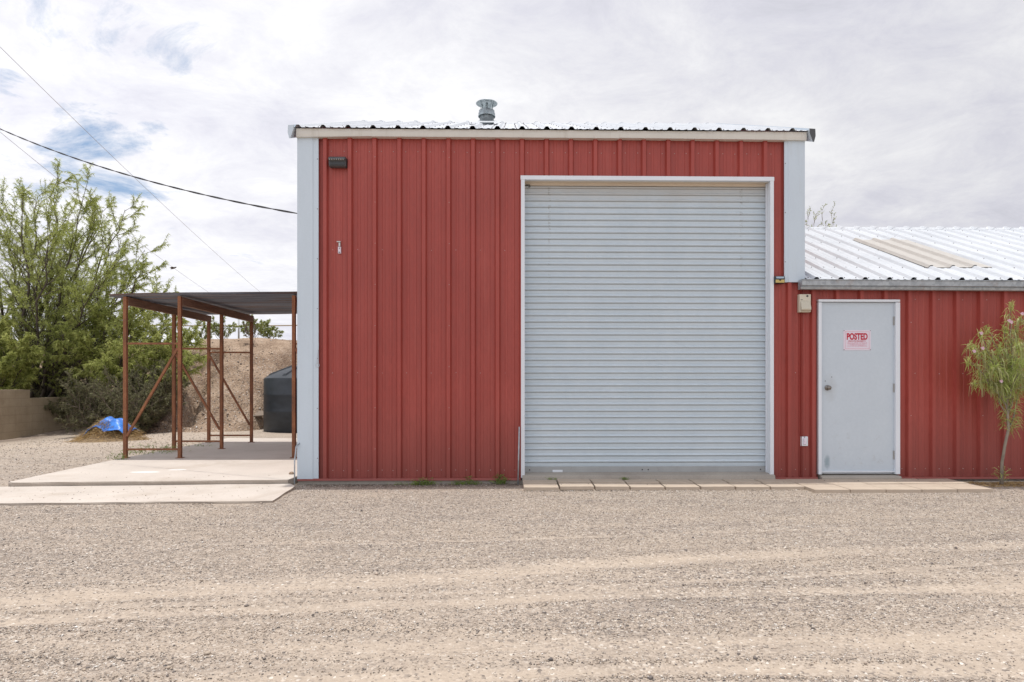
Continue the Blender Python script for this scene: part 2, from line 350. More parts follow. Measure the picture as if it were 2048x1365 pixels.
def ground_material():
    m, t = mat('gravel_and_sand', (.4, .33, .26), .95, 0, .25)
    sand = t.attr('sand')[2]; dark = t.attr('litter')[2]
    def speck(scale):
        v = t.N.new('ShaderNodeTexVoronoi'); v.inputs['Scale'].default_value = scale
        t.L.new(t.tc.outputs['Object'], v.inputs['Vector'])
        sc = t.N.new('ShaderNodeSeparateColor'); t.L.new(v.outputs['Color'], sc.inputs[0]); return sc.outputs, v.outputs['Distance']
    c1, d1 = speck(70); c2, d2 = speck(44); c3, d3 = speck(140)
    stops = [(0, (.075, .065, .062)), (.12, (.17, .145, .13)), (.3, (.29, .24, .20)), (.5, (.385, .32, .26)), (.72, (.44, .365, .295)), (.9, (.55, .475, .395)), (1, (.80, .76, .69))]
    g1 = t.cramp(c1[0], stops); g2 = t.cramp(c2[1], stops[:5]+[(1, (.52, .44, .365))]); g3 = t.cramp(c3[2], stops)
    grav = t.mix(.35, g1, g3); grav = t.mix(t.math('MULTIPLY', t.math('GREATER_THAN', c2[0], .68), .7), grav, g2)
    clump = t.noise(3.2, 7, .72, (.5, 1.6, 1), loc=(6, 2, 1))
    grav = t.mix(t.math('MULTIPLY', t.ramp(clump, .46, .64), .45), grav, (.23, .195, .17))
    n = t.noise(.9, 7, .66, (.45, 1.3, 1)); n2 = t.noise(4, 6, .65, (1, 2, 1))
    nn = t.noise(120, 3, .8)
    sandc = t.cramp(t.math('ADD', t.math('MULTIPLY', n2, .5), t.math('MULTIPLY', nn, .5)), [(.3, (.325, .265, .205)), (.5, (.435, .36, .285)), (.72, (.54, .46, .375))])
    fleck = t.math('MULTIPLY', t.math('GREATER_THAN', c1[1], .70), .75)
    sandc = t.mix(fleck, sandc, g1)
    s2 = t.ramp(t.math('ADD', sand, t.math('MULTIPLY', t.math('SUBTRACT', t.noise(5, 9, .8, (.22, 2.1, 1)), .5), 2.0)), .18, .85)
    col = t.mix(t.math('MULTIPLY', s2, .85), grav, sandc)
    col = t.mix(t.math('MULTIPLY', t.ramp(n, .45, .62), .34), col, (.45, .37, .29))
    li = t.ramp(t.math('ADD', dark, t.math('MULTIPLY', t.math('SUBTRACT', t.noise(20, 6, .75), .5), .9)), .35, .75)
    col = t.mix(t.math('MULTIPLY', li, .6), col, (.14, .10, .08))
    set_col(t, col)
    h = t.math('ADD', t.math('MULTIPLY', d1, -1.0), t.math('ADD', t.math('MULTIPLY', d2, -1.0), t.math('MULTIPLY', t.noise(12, 6, .7), 1.2)))
    bp = t.N.new('ShaderNodeBump'); bp.inputs['Distance'].default_value = .012
    t.L.new(t.math('MULTIPLY_ADD', s2, -.4, .75), bp.inputs['Strength']); t.L.new(h, bp.inputs['Height']); t.L.new(bp.outputs[0], t.b.inputs['Normal'])
    return m
M_ground = ground_material()
def stone_material():
    m, t = mat('pebbles', (.4, .35, .3), .85, 0, .3)
    o = t.N.new('ShaderNodeNewGeometry')
    st = [(i/7, c) for i, c in enumerate([(.12, .105, .10), (.25, .215, .19), (.38, .315, .25), (.45, .37, .29), (.36, .29, .235), (.50, .41, .33), (.60, .54, .47), (.78, .75, .70)])]
    set_col(t, t.cramp(t.math('POWER', o.outputs['Random Per Island'], 1.25), st)); return m
M_stone = stone_material()
def dirt_material():
    m, t = mat('berm_dirt', (.38, .28, .2), .95, 0, .2)
    c = t.voro(22, out='Color'); sc = t.N.new('ShaderNodeSeparateColor'); t.L.new(c, sc.inputs[0])
    d = t.voro(22); n = t.noise(1.2, 8, .65); n2 = t.noise(25, 5, .7); z = t.sep()[2]
    col = t.cramp(t.math('ADD', t.math('MULTIPLY', n, .5), t.math('MULTIPLY', n2, .5)), [(.38, (.17, .115, .08)), (.5, (.33, .24, .17)), (.62, (.48, .37, .28))])
    peb = t.math('MULTIPLY', t.math('GREATER_THAN', sc.outputs[0], .62), t.ramp(d, .34, .24))
    peb = t.math('MULTIPLY', peb, t.ramp(z, 2.3, 1.9))
    col = t.mix(t.math('MULTIPLY', peb, .85), col, t.cramp(sc.outputs[1], [(0, (.16, .14, .14)), (.5, (.36, .33, .31)), (1, (.70, .67, .63))]))
    set_col(t, col); t.bump(t.math('ADD', t.math('MULTIPLY', d, -.7), n2), .8, .04); return m
M_dirt = dirt_material()

# ------------------------------------------------------------------ mesh helpers
class MB:
    def __init__(s): s.v = []; s.f = []; s.mi = []; s.sm = []
    def add(s, vs, fs, mi=0, smooth=False):
        o = len(s.v); s.v += [tuple(v) for v in vs]
        for f in fs: s.f.append(tuple(i+o for i in f)); s.mi.append(mi); s.sm.append(smooth)
    def box(s, x0, x1, y0, y1, z0, z1, mi=0, rot=None, piv=None):
        vs = [Vector((x, y, z)) for z in (z0, z1) for y in (y0, y1) for x in (x0, x1)]
        if rot is not None: vs = [rot@(v-piv)+piv for v in vs]
        s.add(vs, [(0, 2, 3, 1), (4, 5, 7, 6), (0, 1, 5, 4), (2, 6, 7, 3), (0, 4, 6, 2), (1, 3, 7, 5)], mi)
    def tube(s, pts, rad, n=8, mi=0, cap=True, smooth=True):
        pts = [Vector(p) for p in pts]; vs = []; fs = []
        rr = rad if isinstance(rad, (list, tuple)) else [rad]*len(pts)
        prev = None
        for i, p in enumerate(pts):
            d = (pts[min(i+1, len(pts)-1)]-pts[max(i-1, 0)]).normalized()
            if prev is None:
                a = d.cross(Vector((0, 0, 1)) if abs(d.z) < .9 else Vector((1, 0, 0))).normalized()
            else: a = (prev-d*prev.dot(d)).normalized()
            prev = a; b = d.cross(a)
            for k in range(n):
                t = 2*math.pi*k/n; vs.append(p+(a*math.cos(t)+b*math.sin(t))*rr[i])
        for i in range(len(pts)-1):
            for k in range(n): fs.append((i*n+k, i*n+(k+1) % n, (i+1)*n+(k+1) % n, (i+1)*n+k))
        s.add(vs, fs, mi, smooth)
        if cap:
            o = len(s.v)-len(vs); s.f.append(tuple(o+k for k in reversed(range(n)))); s.mi.append(mi); s.sm.append(False)
            s.f.append(tuple(o+(len(pts)-1)*n+k for k in range(n))); s.mi.append(mi); s.sm.append(False)
    def lathe(s, c, prof, n=32, mi=0, smooth=True, axis='Z'):
        vs = []; fs = []
        for r, h in prof:
            for k in range(n):
                t = 2*math.pi*k/n
                if axis == 'Z': vs.append((c[0]+r*math.cos(t), c[1]+r*math.sin(t), c[2]+h))
                else: vs.append((c[0]+r*math.cos(t), c[1]-h, c[2]+r*math.sin(t)))
        for i in range(len(prof)-1):
            for k in range(n): fs.append((i*n+k, i*n+(k+1) % n, (i+1)*n+(k+1) % n, (i+1)*n+k))
        s.add(vs, fs, mi, smooth)
    def prism(s, poly, y0, y1, mi=0):
        """poly in the XZ plane, extruded along Y"""
        n = len(poly); vs = [(x, y0, z) for x, z in poly]+[(x, y1, z) for x, z in poly]
        fs = [tuple(range(n)), tuple(reversed(range(n, 2*n)))]+[(i, i+n, (i+1) % n+n, (i+1) % n) for i in range(n)]
        s.add(vs, fs, mi)
    def prism_x(s, poly, x0, x1, mi=0):
        """poly in the YZ plane, extruded along X"""
        n = len(poly); vs = [(x0, y, z) for y, z in poly]+[(x1, y, z) for y, z in poly]
        fs = [tuple(range(n)), tuple(reversed(range(n, 2*n)))]+[(i, i+n, (i+1) % n+n, (i+1) % n) for i in range(n)]
        s.add(vs, fs, mi)
    def build(s, name, mats, parent=None, bevel=0):
        me = bpy.data.meshes.new(name)
        off = Vector(parent_origin(parent)) if parent else Vector((0, 0, 0))
        me.from_pydata([tuple(Vector(v)-off) for v in s.v], [], s.f)
        for m in (mats if isinstance(mats, (list, tuple)) else [mats]): me.materials.append(m)
        me.polygons.foreach_set('material_index', s.mi); me.polygons.foreach_set('use_smooth', s.sm)
        bm = bmesh.new(); bm.from_mesh(me)
        if bevel:
            es = [e for e in bm.edges if len(e.link_faces) == 2 and e.calc_face_angle(0) > .5]
            bmesh.ops.bevel(bm, geom=es, offset=bevel, segments=2, affect='EDGES', profile=.5)
        bmesh.ops.recalc_face_normals(bm, faces=bm.faces); bm.to_mesh(me); bm.free()
        o = bpy.data.objects.new(name, me); COL.objects.link(o)
        if parent: o.parent = parent
        return o
ORIGIN = {}
def parent_origin(p):
    v = Vector((0, 0, 0))
    while p: v += Vector(p.location); p = p.parent
    return v
def thing(name, label, cat, loc=(0, 0, 0), group=None):
    o = bpy.data.objects.new(name, None); COL.objects.link(o); o.location = loc; o.empty_display_size = .2
    tag(o, label, cat, group); return o
def tag(o, label, cat, group=None):
    o['label'] = label; o['category'] = cat
    if group: o['group'] = group
    return o
def structure(o, label=None, cat=None):
    o['kind'] = 'structure'
    if label: o['label'] = label
    if cat: o['category'] = cat
    return o
def recenter(o, loc):
    """put a single-mesh thing's origin at its base"""
    loc = Vector(loc); o.data.transform(Matrix.Translation(-loc)); o.location = loc; return o
def fast_mesh(name, V, F, mats, parent=None, smooth=False, k=4):
    """numpy verts (n,3) and faces (m,k)"""
    off = np.array(parent_origin(parent)) if parent else np.zeros(3)
    me = bpy.data.meshes.new(name); V = V-off
    me.vertices.add(len(V)); me.vertices.foreach_set('co', V.astype(np.float32).ravel())
    me.loops.add(F.size); me.loops.foreach_set('vertex_index', F.astype(np.int32).ravel())
    me.polygons.add(len(F)); me.polygons.foreach_set('loop_start', np.arange(0, F.size, k, dtype=np.int32))
    me.polygons.foreach_set('loop_total', np.full(len(F), k, dtype=np.int32))
    me.update(calc_edges=True); me.validate()
    for m in (mats if isinstance(mats, (list, tuple)) else [mats]): me.materials.append(m)
    if smooth: me.polygons.foreach_set('use_smooth', [True]*len(me.polygons))
    o = bpy.data.objects.new(name, me); COL.objects.link(o)
    if parent: o.parent = parent
    return o
def leaves(name, pts, dirs, length, width, m, parent=None, bend=.25):
    """many separate narrow leaves: each two quads bent along its length"""
    n = len(pts); pts = np.asarray(pts, float); dirs = np.asarray(dirs, float)
    dirs /= np.linalg.norm(dirs, axis=1, keepdims=True)+1e-9
    ln = np.asarray(length, float)*np.ones(n); wd = np.asarray(width, float)*np.ones(n)
    r = np.random.normal(size=(n, 3)); side = np.cross(dirs, r); side /= np.linalg.norm(side, axis=1, keepdims=True)+1e-9
    mid = pts+dirs*(ln*.5)[:, None]; tip = pts+dirs*ln[:, None]+np.array([0, 0, -1])*(ln*bend)[:, None]
    w = side*(wd*.5)[:, None]
    V = np.stack([pts-w*.5, pts+w*.5, mid+w, mid-w, tip+w*.25, tip-w*.25], 1).reshape(-1, 3)
    b = np.arange(n)[:, None]*6
    F = np.concatenate([b+np.array([[0, 1, 2, 3]]), b+np.array([[3, 2, 4, 5]])], 0)
    return fast_mesh(name, V, F, m, parent)
def rnd(a, b): return random.uniform(a, b)
def fbm(x, y, z=0, o=4): return noise.fractal((x, y, z), 1.0, 2.0, o, noise_basis='PERLIN_ORIGINAL')
def sst(x, a, b):
    t = min(1, max(0, (x-a)/(b-a))); return t*t*(3-2*t)

# ------------------------------------------------------------------ ground
G0 = -.068
def ground_z(x, y):
    z = G0
    z -= .02*sst(-x, -3, 2)*sst(y, -1, 0)
    z -= .13*sst(-x, 8, 11.5)*(1-sst(y, 8, 11.2)) 
    z += .055*sst(y, 3, 6)
    z += .012*fbm(x*.45, y*.45, 3)*(1 if y < -1.5 or x < -6.5 else .2)
    return z
TRACKS = [(-3.95, .205, .13, 1.0), (-4.62, .13, .08, .7), (-5.15, .05, .12, .6), (-2.95, .10, .05, .45), (-6.1, .02, .13, .55), (-5.60, .11, .06, .6), (-4.30, .22, .045, .7)]
def track_c(k, x):
    y0, sl, w, a = TRACKS[k]
    return y0+sl*x*.75+.10*math.sin(x*.55+k*1.7)+.05*noise.noise((x*.8, k*5, 0))
def sand_mask(x, y):
    s = 0.0
    for k, (y0, sl, w, a) in enumerate(TRACKS):
        d = abs(y-track_c(k, x))/w
        s = max(s, a*math.exp(-d*d*.9)*(.62+.8*noise.noise((x*.6, y*2.5, k*3.3))))
    base = .5+.5*fbm(x*.35+4, y*1.1, 2.2, 4)
    s += (base-.42)*(1.0 if y < -4.0 else .38)
    s += .24*sst(-y, 3.4, 4.6)
    if x < -6: s += .15*sst(-x, 6, 9)*sst(y, 0, 3)
    if y > 2: s += .3
    s += .45*max(0, 1-abs((x-WX(250, 6))/4))*sst(y, 4.5, 5.5)
    return max(0, min(1, s))
def rut(x, y):
    z = 0
    for k, (y0, sl, w, a) in enumerate(TRACKS):
        d = (y-track_c(k, x))/w
        z += a*(-.010*math.exp(-d*d)+.007*math.exp(-(abs(d)-1.5)**2*3))
    return z+.004*fbm(x*2.2, y*5.5, 7, 3)
def axis_pts(segs):
    out = []
    for a, b, st in segs:
        n = max(1, round((b-a)/st)); out += [a+(b-a)*i/n for i in range(n)]
    return out+[segs[-1][1]]
gx = axis_pts([(-900, -100, 160), (-100, -30, 14), (-30, -9, .9), (-9, 9, .09), (9, 30, 1.2), (30, 100, 14), (100, 900, 160)])
gy = axis_pts([(-300, -40, 65), (-40, -9, 4), (-9, -.2, .07), (-.2, 12, .3), (12, 60, 6), (60, 1200, 190)])
nx, ny = len(gx), len(gy)
V = np.zeros((nx*ny, 3)); sandv = np.zeros(nx*ny); litv = np.zeros(nx*ny)
for j, y in enumerate(gy):
    for i, x in enumerate(gx):
        near = abs(x) < 9.5 and -9 < y < 13; k = j*nx+i
        z = ground_z(x, y) if abs(x) < 31 and abs(y) < 41 else G0
        if -9 < y < -.9 and abs(x) < 9: z += rut(x, y)
        V[k] = (x, y, z)
        sandv[k] = sand_mask(x, y) if abs(x) < 31 and abs(y) < 41 else .5
        L_ = 0
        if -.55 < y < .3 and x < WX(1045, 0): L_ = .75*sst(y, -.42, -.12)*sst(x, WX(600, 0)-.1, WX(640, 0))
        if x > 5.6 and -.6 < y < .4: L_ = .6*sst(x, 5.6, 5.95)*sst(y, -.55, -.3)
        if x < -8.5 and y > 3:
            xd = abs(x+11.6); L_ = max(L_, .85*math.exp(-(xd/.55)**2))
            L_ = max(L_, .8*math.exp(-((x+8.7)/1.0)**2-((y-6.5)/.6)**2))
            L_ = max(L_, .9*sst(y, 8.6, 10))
        litv[k] = L_
ii, jj = np.meshgrid(np.arange(nx-1), np.arange(ny-1)); a = (jj*nx+ii).ravel()
F = np.stack([a, a+1, a+nx+1, a+nx], 1)
ground = fast_mesh('ground', V, F, M_ground, smooth=True)
for nm, arr in (('sand', sandv), ('litter', litv)):
    at = ground.data.attributes.new(nm, 'FLOAT', 'POINT'); at.data.foreach_set('value', arr.astype(np.float32))
structure(ground)

# loose gravel: one uncountable mass of small stones
ico_v = np.array([(0, 0, 1), (.9, 0, .1), (.25, .85, 0), (-.75, .5, .1), (-.7, -.55, 0), (.3, -.85, .1), (0, 0, -1)], float)
ico_f = np.array([(0, 1, 2), (0, 2, 3), (0, 3, 4), (0, 4, 5), (0, 5, 1), (6, 2, 1), (6, 3, 2), (6, 4, 3), (6, 5, 4), (6, 1, 5)])
def stones(name, pts, rads, m=None):
    n = len(pts); pts = np.array(pts); rads = np.array(rads)
    th = np.random.rand(n)*6.28; sc = np.random.uniform(.6, 1.25, (n, 3)); sc[:, 2] *= .62
    v = ico_v[None]*sc[:, None]*rads[:, None, None]; v += np.random.normal(size=v.shape)*rads[:, None, None]*.13
    c, s_ = np.cos(th)[:, None], np.sin(th)[:, None]
    x = v[..., 0]*c-v[..., 1]*s_; y = v[..., 0]*s_+v[..., 1]*c
    V = np.stack([x, y, v[..., 2]], -1)+pts[:, None]
    F = (np.arange(n)[:, None, None]*7+ico_f[None]).reshape(-1, 3)
    return fast_mesh(name, V.reshape(-1, 3), F, m or M_stone, k=3)
pts, rad = [], []
def in_pavers(x, y): return (x > WX(1043, -.4) and y > -.64) or (x > WX(1600, -.5) and y > -.85 and x < 5.4)
def in_slab(x, y): return x < -2.6 and y > -1.5
tries = 0
while len(pts) < 115000 and tries < 900000:
    tries += 1
    d = 2.4+(6.6)*random.random()**1.35                      # metres from the camera, denser close by
    y = d-CD; x = rnd(-.80, .80)*d
    if y > -.05 or in_pavers(x, y) or in_slab(x, y): continue
    s = sand_mask(x, y)
    if random.random() < .86*sst(s, .2, .7): continue
    r = rnd(.0020, .0046)*(1+.20*d/3) if random.random() < .96 else rnd(.005, .010)
    if random.random() < .0005: r = rnd(.011, .019)
    z = ground_z(x, y)+(rut(x, y) if y < -.9 else 0)
    pts.append((x, y, z+r*.2)); rad.append(r)
for _ in range(260):                                         # a few grains kicked up onto the slabs and pavers
    if random.random() < .7: x = rnd(-6, -2.75); y = -1.3+abs(random.gauss(0, .9)); z = 0 if y > -.12 else -.046
    else: x = rnd(.2, 5.2); y = rnd(-.58, -.08); z = -.022
    if -.36 < y < -.1 and x < 0: continue
    r = rnd(.003, .008); pts.append((x, y, z+r*.4)); rad.append(r)
for _ in range(3000):                                        # drifted against slab, paver and wall edges
    k = random.random()
    if k < .4: x = rnd(-6.6, -2.95); y = -1.40-abs(random.gauss(0, .05))+(.05 if x > -5 else 0)
    elif k < .7: x = rnd(.15, 3.3); y = -.61-abs(random.gauss(0, .035))
    else: x = rnd(-2.6, .1); y = -abs(random.gauss(0, .06))
    r = rnd(.004, .010); pts.append((x, y, ground_z(x, y)+r*.3)); rad.append(r)
for _ in range(5200):                                        # the lot to the left of the slabs
    y = rnd(-1.4, 8); x = rnd(-11.5, -6.2)
    r = rnd(.006, .016); pts.append((x, y, ground_z(x, y)+r*.2)); rad.append(r)
g = stones('gravel', pts, rad); g['kind'] = 'stuff'; tag(g, 'loose grey and tan gravel spread over the sandy lot', 'gravel')

# ------------------------------------------------------------------ slabs
def slab(name, poly, z0, z1):
    mb = MB(); poly2 = []
    for i, (x, y) in enumerate(poly):                       # slightly wandering edges
        x2, y2 = poly[(i+1) % len(poly)]; L_ = math.hypot(x2-x, y2-y); n = max(1, int(L_/.25))
        for k in range(n):
            t = k/n; w = .012 if 0 < k < n else 0
            poly2.append((x+(x2-x)*t+rnd(-w, w), y+(y2-y)*t+rnd(-w, w)))
    n = len(poly2)
    vs = [(x, y, z1) for x, y in poly2]+[(x+rnd(-.004, .004), y+rnd(-.012, .004), (z1-.012)) for x, y in poly2]+[(x+rnd(-.01, .01), y+rnd(-.01, .01), z0) for x, y in poly2]
    fs = [tuple(range(n))]
    mb.add(vs, fs, 0)
    o = len(mb.v)-len(vs)
    for i in range(n):
        j = (i+1) % n
        for a, b in ((0, n), (n, 2*n)): mb.f.append((o+a+i, o+b+i, o+b+j, o+a+j)); mb.mi.append(1); mb.sm.append(False)
    return structure(mb.build(name, [M_slab, M_slabedge]))
SLX = -2.63
slab('concrete_slab', [(WX(24, -.33), -.33), (SLX-.03, -.15), (SLX-.03, 6.25), (WX(455, 6.25), 6.25), (WX(230, 2.1), 2.1), (WX(18, -.27), -.27)], -.2, 0.0)
slab('concrete_apron', [(-11, -1.66), (WX(545, -1.36), -1.36), (WX(590, -.36), -.36), (-2.63, -.165), (-5.9, -.342), (-11, -.62)], -.2, -.046)

# ------------------------------------------------------------------ dirt berm
def berm_base(x): return 8.3+3.0*sst(-x, 9.3, 10.9)+2.3*sst(x, -6.9, -6.1)-.9*math.exp(-((x+8.6)/1.4)**2)*0+.25*math.sin(x*.9)
GUL = []
def berm_z(x, y):
    b = berm_base(x); t = (y-b)/4.6
    z = -.25+2.82*sst(t, -.12, 1.12)
    if t > 1: z += .03*fbm(x*.3, y*.3)
    amp = sst(t, -.05, .2)*(1-.65*sst(t, .75, 1.0))
    z += amp*(.13*fbm(x*.8, y*.8, 1)+.085*fbm(x*2.4, y*1.6, 5)+.045*fbm(x*7, y*6, 8))
    dm = 9
    for i in range(len(GUL)-1):                             # washed-out gully down the face
        a, c = GUL[i], GUL[i+1]; dx, dy = c.x-a.x, c.y-a.y
        u = max(0, min(1, ((x-a.x)*dx+(y-a.y)*dy)/(dx*dx+dy*dy)))
        dm = min(dm, math.hypot(x-a.x-u*dx, y-a.y-u*dy))
    if dm < .7:
        w = .15+.09*noise.noise((y*3, x, 1))
        z -= .55*math.exp(-(dm/w)**2)*max(.1, .7+1.4*noise.noise((x*3, y*3, 2)))
        z += .09*math.exp(-((dm-.24)/.1)**2)*abs(noise.noise((x*6, y*6, 2)))*2
    return z
def on_berm(px, py):
    y = 7.6
    while y < 20 and berm_z(WX(px, y), y) < WZ(py, y, px): y += .04
    return Vector((WX(px, y), y, berm_z(WX(px, y), y)))
GUL = [on_berm(px, py) for px, py in ((436, 712), (422, 735), (410, 756), (400, 778), (388, 800), (384, 822), (376, 842))]
bx = axis_pts([(-45, -16, 1.2), (-16, -11, .3), (-11, -3, .06), (-3, 16, .8)]); by = axis_pts([(7.2, 14, .075), (14, 20, .5), (20, 45, 3)])
nx, ny = len(bx), len(by)
V = np.array([(x, y, berm_z(x, y)) for y in by for x in bx])
ii, jj = np.meshgrid(np.arange(nx-1), np.arange(ny-1)); a = (jj*nx+ii).ravel()
berm = fast_mesh('dirt_berm', V, np.stack([a, a+1, a+nx+1, a+nx], 1), M_dirt, smooth=True); structure(berm)
pts, rad = [], []
for _ in range(5200):
    x = rnd(-10, -3.5); y = berm_base(x)+abs(random.gauss(0, 2.2))
    if y > 13.2: continue
    r = rnd(.008, .022) if random.random() < .93 else rnd(.022, .045)
    pts.append((x, y, berm_z(x, y)+r*.3)); rad.append(r)
g = stones('rubble', pts, rad); g['kind'] = 'stuff'; tag(g, 'small stones and rubble scattered down the dirt berm', 'rubble')
c = on_berm(508, 834)+Vector((0, .05, .01))
mb = MB(); rotm = Matrix.Rotation(R(-3), 3, 'Y')@Matrix.Rotation(R(24), 3, 'X')
mb.box(c.x-.30, c.x+.30, c.y-.05, c.y+.25, c.z-.02, c.z+.015, rot=rotm, piv=c)
tag(recenter(mb.build('board', M_board, bevel=.004), c), 'dark weathered board half buried low in the dirt berm left of the tank', 'board')

# ------------------------------------------------------------------ corrugated panels
PITCH = (WX(1094.7, 0)-WX(651, 0))/9; RIB0 = WX(748.5, 0)+.0
def prof(x0, x1, h=.042, wb=.037, wt=.021, minor=True, ph=RIB0, pitch=PITCH):
    pts = []
    k0 = int(math.floor((x0-ph)/pitch))-1; k1 = int(math.ceil((x1-ph)/pitch))+1
    for k in range(k0, k1+1):
        c = ph+k*pitch
        pts += [(c-wb, 0), (c-wt, h), (c+wt, h), (c+wb, 0)]
        if minor:
            for f in (.36, .64):
                m = c+pitch*f; pts += [(m-.020, 0), (m-.012, .005), (m+.012, .005), (m+.020, 0)]
    out = []
    def yat(x):
        for (a, ya), (b, yb) in zip(pts, pts[1:]):
            if a <= x <= b: return ya+(yb-ya)*(x-a)/(b-a) if b > a else ya
        return 0
    out.append((x0, yat(x0))); out += [p for p in pts if x0 < p[0] < x1]; out.append((x1, yat(x1)))
    return out
def panel(mb, x0, x1, z0, z1, mi=0, base=.042, nz=1):
    p = prof(x0, x1)
    zs = [z0+(z1-z0)*i/nz for i in range(nz+1)] if not isinstance(z1, tuple) else None
    vs = [(x, base-h, z) for z in zs for x, h in p]; n = len(p)
    mb.add(vs, [(r*n+i, r*n+i+1, (r+1)*n+i+1, (r+1)*n+i) for r in range(nz) for i in range(n-1)], mi)
def dome(mb, x, y, z, r=.0065, mi=1, axis='-Y'):
    n = 6; vs = []
    if axis == '-Y':
        for rr, d in ((r, 0), (r*.95, r*.5), (r*.45, r*.8)):
            vs += [(x+rr*math.cos(k*2*math.pi/n), y-d, z+rr*math.sin(k*2*math.pi/n)) for k in range(n)]
    else:
        for rr, d in ((r, 0), (r*.95, r*.7), (r*.45, r*1.1)):
            vs += [(x+rr*math.cos(k*2*math.pi/n), y+rr*math.sin(k*2*math.pi/n), z+d) for k in range(n)]
    fs = [(a*n+k, a*n+(k+1) % n, (a+1)*n+(k+1) % n, (a+1)*n+k) for a in (0, 1) for k in range(n)]+[tuple(range(2*n, 3*n))]
    mb.add(vs, fs, mi, True)

XL, XR = WX(595, 0), WX(1609, 0)                             # main building corners
YB = 7.4                                                      # back wall
RY = 3.7; PT = .40                                            # ridge line and roof pitch
ZE = 4.22                                                     # eave of the main building
shop = thing('metal_building', 'tall red ribbed steel workshop with large roll-up door and pale corner trim', 'building', (XL, 0, 0))
RX0, RX1 = WX(1042, 0), WX(1547, 0)                           # outside edges of the roll-up door trim
RZT = WZ(353.5, 0, 1300)
ZB = -.012
mb = MB()
panel(mb, XL+.05, RX0+.01, ZB, ZE-.02); panel(mb, RX0+.01, RX1-.01, RZT-.02, ZE-.02); panel(mb, RX1-.01, XR, ZB, ZE-.02)
for k in range(-4, 40):
    c = RIB0+k*PITCH
    if c > XR: break
    rows = []
    for zz, offs in ((WZ(303, 0), (-.07, .075)), (WZ(500, 0), (.09,)), (WZ(746, 0), (.09,)), (WZ(941.5, 0), (-.085, .085))):
        for o in offs:
            x = c+o+rnd(-.006, .006); z = zz+rnd(-.004, .004)
            if x < XL+.27 or x > XR-.03: continue
            if RX0-.02 < x < RX1+.02 and z < RZT+.02: continue
            if x > XR-.26 and z > 2.38: continue
            dome(mb, x, .042, z, .0062)
    if k % 3 == 0:
        for zz in (.35, .85, 1.35, 1.85, 2.35, 2.85, 3.35, 3.9):
            if c > XL+.27 and (c < RX0-.03 or (c > RX1+.03 and zz < 2.3)): dome(mb, c+.010, .002, zz, .006)
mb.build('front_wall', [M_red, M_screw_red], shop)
def side_wall(mb, x, zf, out):
    # gable end: ribs run up, seen only from aside
    ys = []; y = .01; n = int((YB-.02)/.3048)
    p = []
    for k in range(n+1):
        c = .1+k*.3048
        p += [(c-.034, 0), (c-.013, .032), (c+.013, .032), (c+.034, 0)]
    p = [(.0, 0)]+[q for q in p if q[0] < YB]+[(YB, 0)]
    top = lambda y: zf+PT*min(y, 2*RY-y)-.03
    vs = [(x+out*h, y, ZB) for y, h in p]+[(x+out*h, y, top(y)) for y, h in p]; m = len(p)
    mb.add(vs, [(i, i+1, m+i+1, m+i) for i in range(m-1)])
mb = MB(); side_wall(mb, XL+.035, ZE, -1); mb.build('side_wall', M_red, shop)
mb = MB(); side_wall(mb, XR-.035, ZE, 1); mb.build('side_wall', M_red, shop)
mb = MB(); mb.box(XL+.04, XR-.04, YB-.03, YB, ZB, ZE-.05); mb.build('rear_wall', M_red, shop)
mb = MB(); mb.box(XL+.005, RX0+.04, .012, .30, -.30, -.036); mb.box(RX0+.04, XR, .05, .30, -.30, -.10); mb.box(XL+.005, XR-.01, .30, YB, -.30, -.04)
mb.build('foundation', M_found, shop, .006)
for a, b in                                                     ((XL+.002, RX0-.005), (RX1+.004, XR+.4)):
    mb = MB(); mb.prism_x([(-.008, -.008), (-.016, -.034), (.0, -.036), (.045, -.034), (.045, -.006)], a, b if b < XR else WX(1635.5, 0)); mb.build('base_trim', M_red, shop)

# corner trims: a broad face, a folded lip and the return round the corner
def corner(name, xa, xb, lip, z0, z1, out):
    mb = MB(); t = .002
    if out < 0: poly = [(xa, .30), (xa, -.012), (lip, -.012), (lip+.012, -.003), (xb, -.003), (xb, .010), (xa+.006, .010), (xa+.006, .30)]
    else: poly = [(xb, .30), (xb, -.012), (lip, -.012), (lip-.012, -.003), (xa, -.003), (xa, .010), (xb-.006, .010), (xb-.006, .30)]
    n = len(poly); vs = [(x, y, z0) for x, y in poly]+[(x, y, z1) for x, y in poly]
    mb.add(vs, [tuple(range(n)), tuple(range(n, 2*n))]+[(i, (i+1) % n, (i+1) % n+n, i+n) for i in range(n)])
    zz = z0+.25
    while zz < z1-.1:
        dome(mb, (xb-.012) if out < 0 else (xa+.012), -.003, zz, .006); zz += .605
    return mb.build(name, [M_trim, M_screw], shop)
corner('corner_trim', XL, WX(637, 0), WX(625.5, 0), -.012, ZE-.09, -1)
corner('corner_trim', WX(1568.5, 0), XR, WX(1577, 0), WZ(565, 0, 1590), ZE-.09, 1)
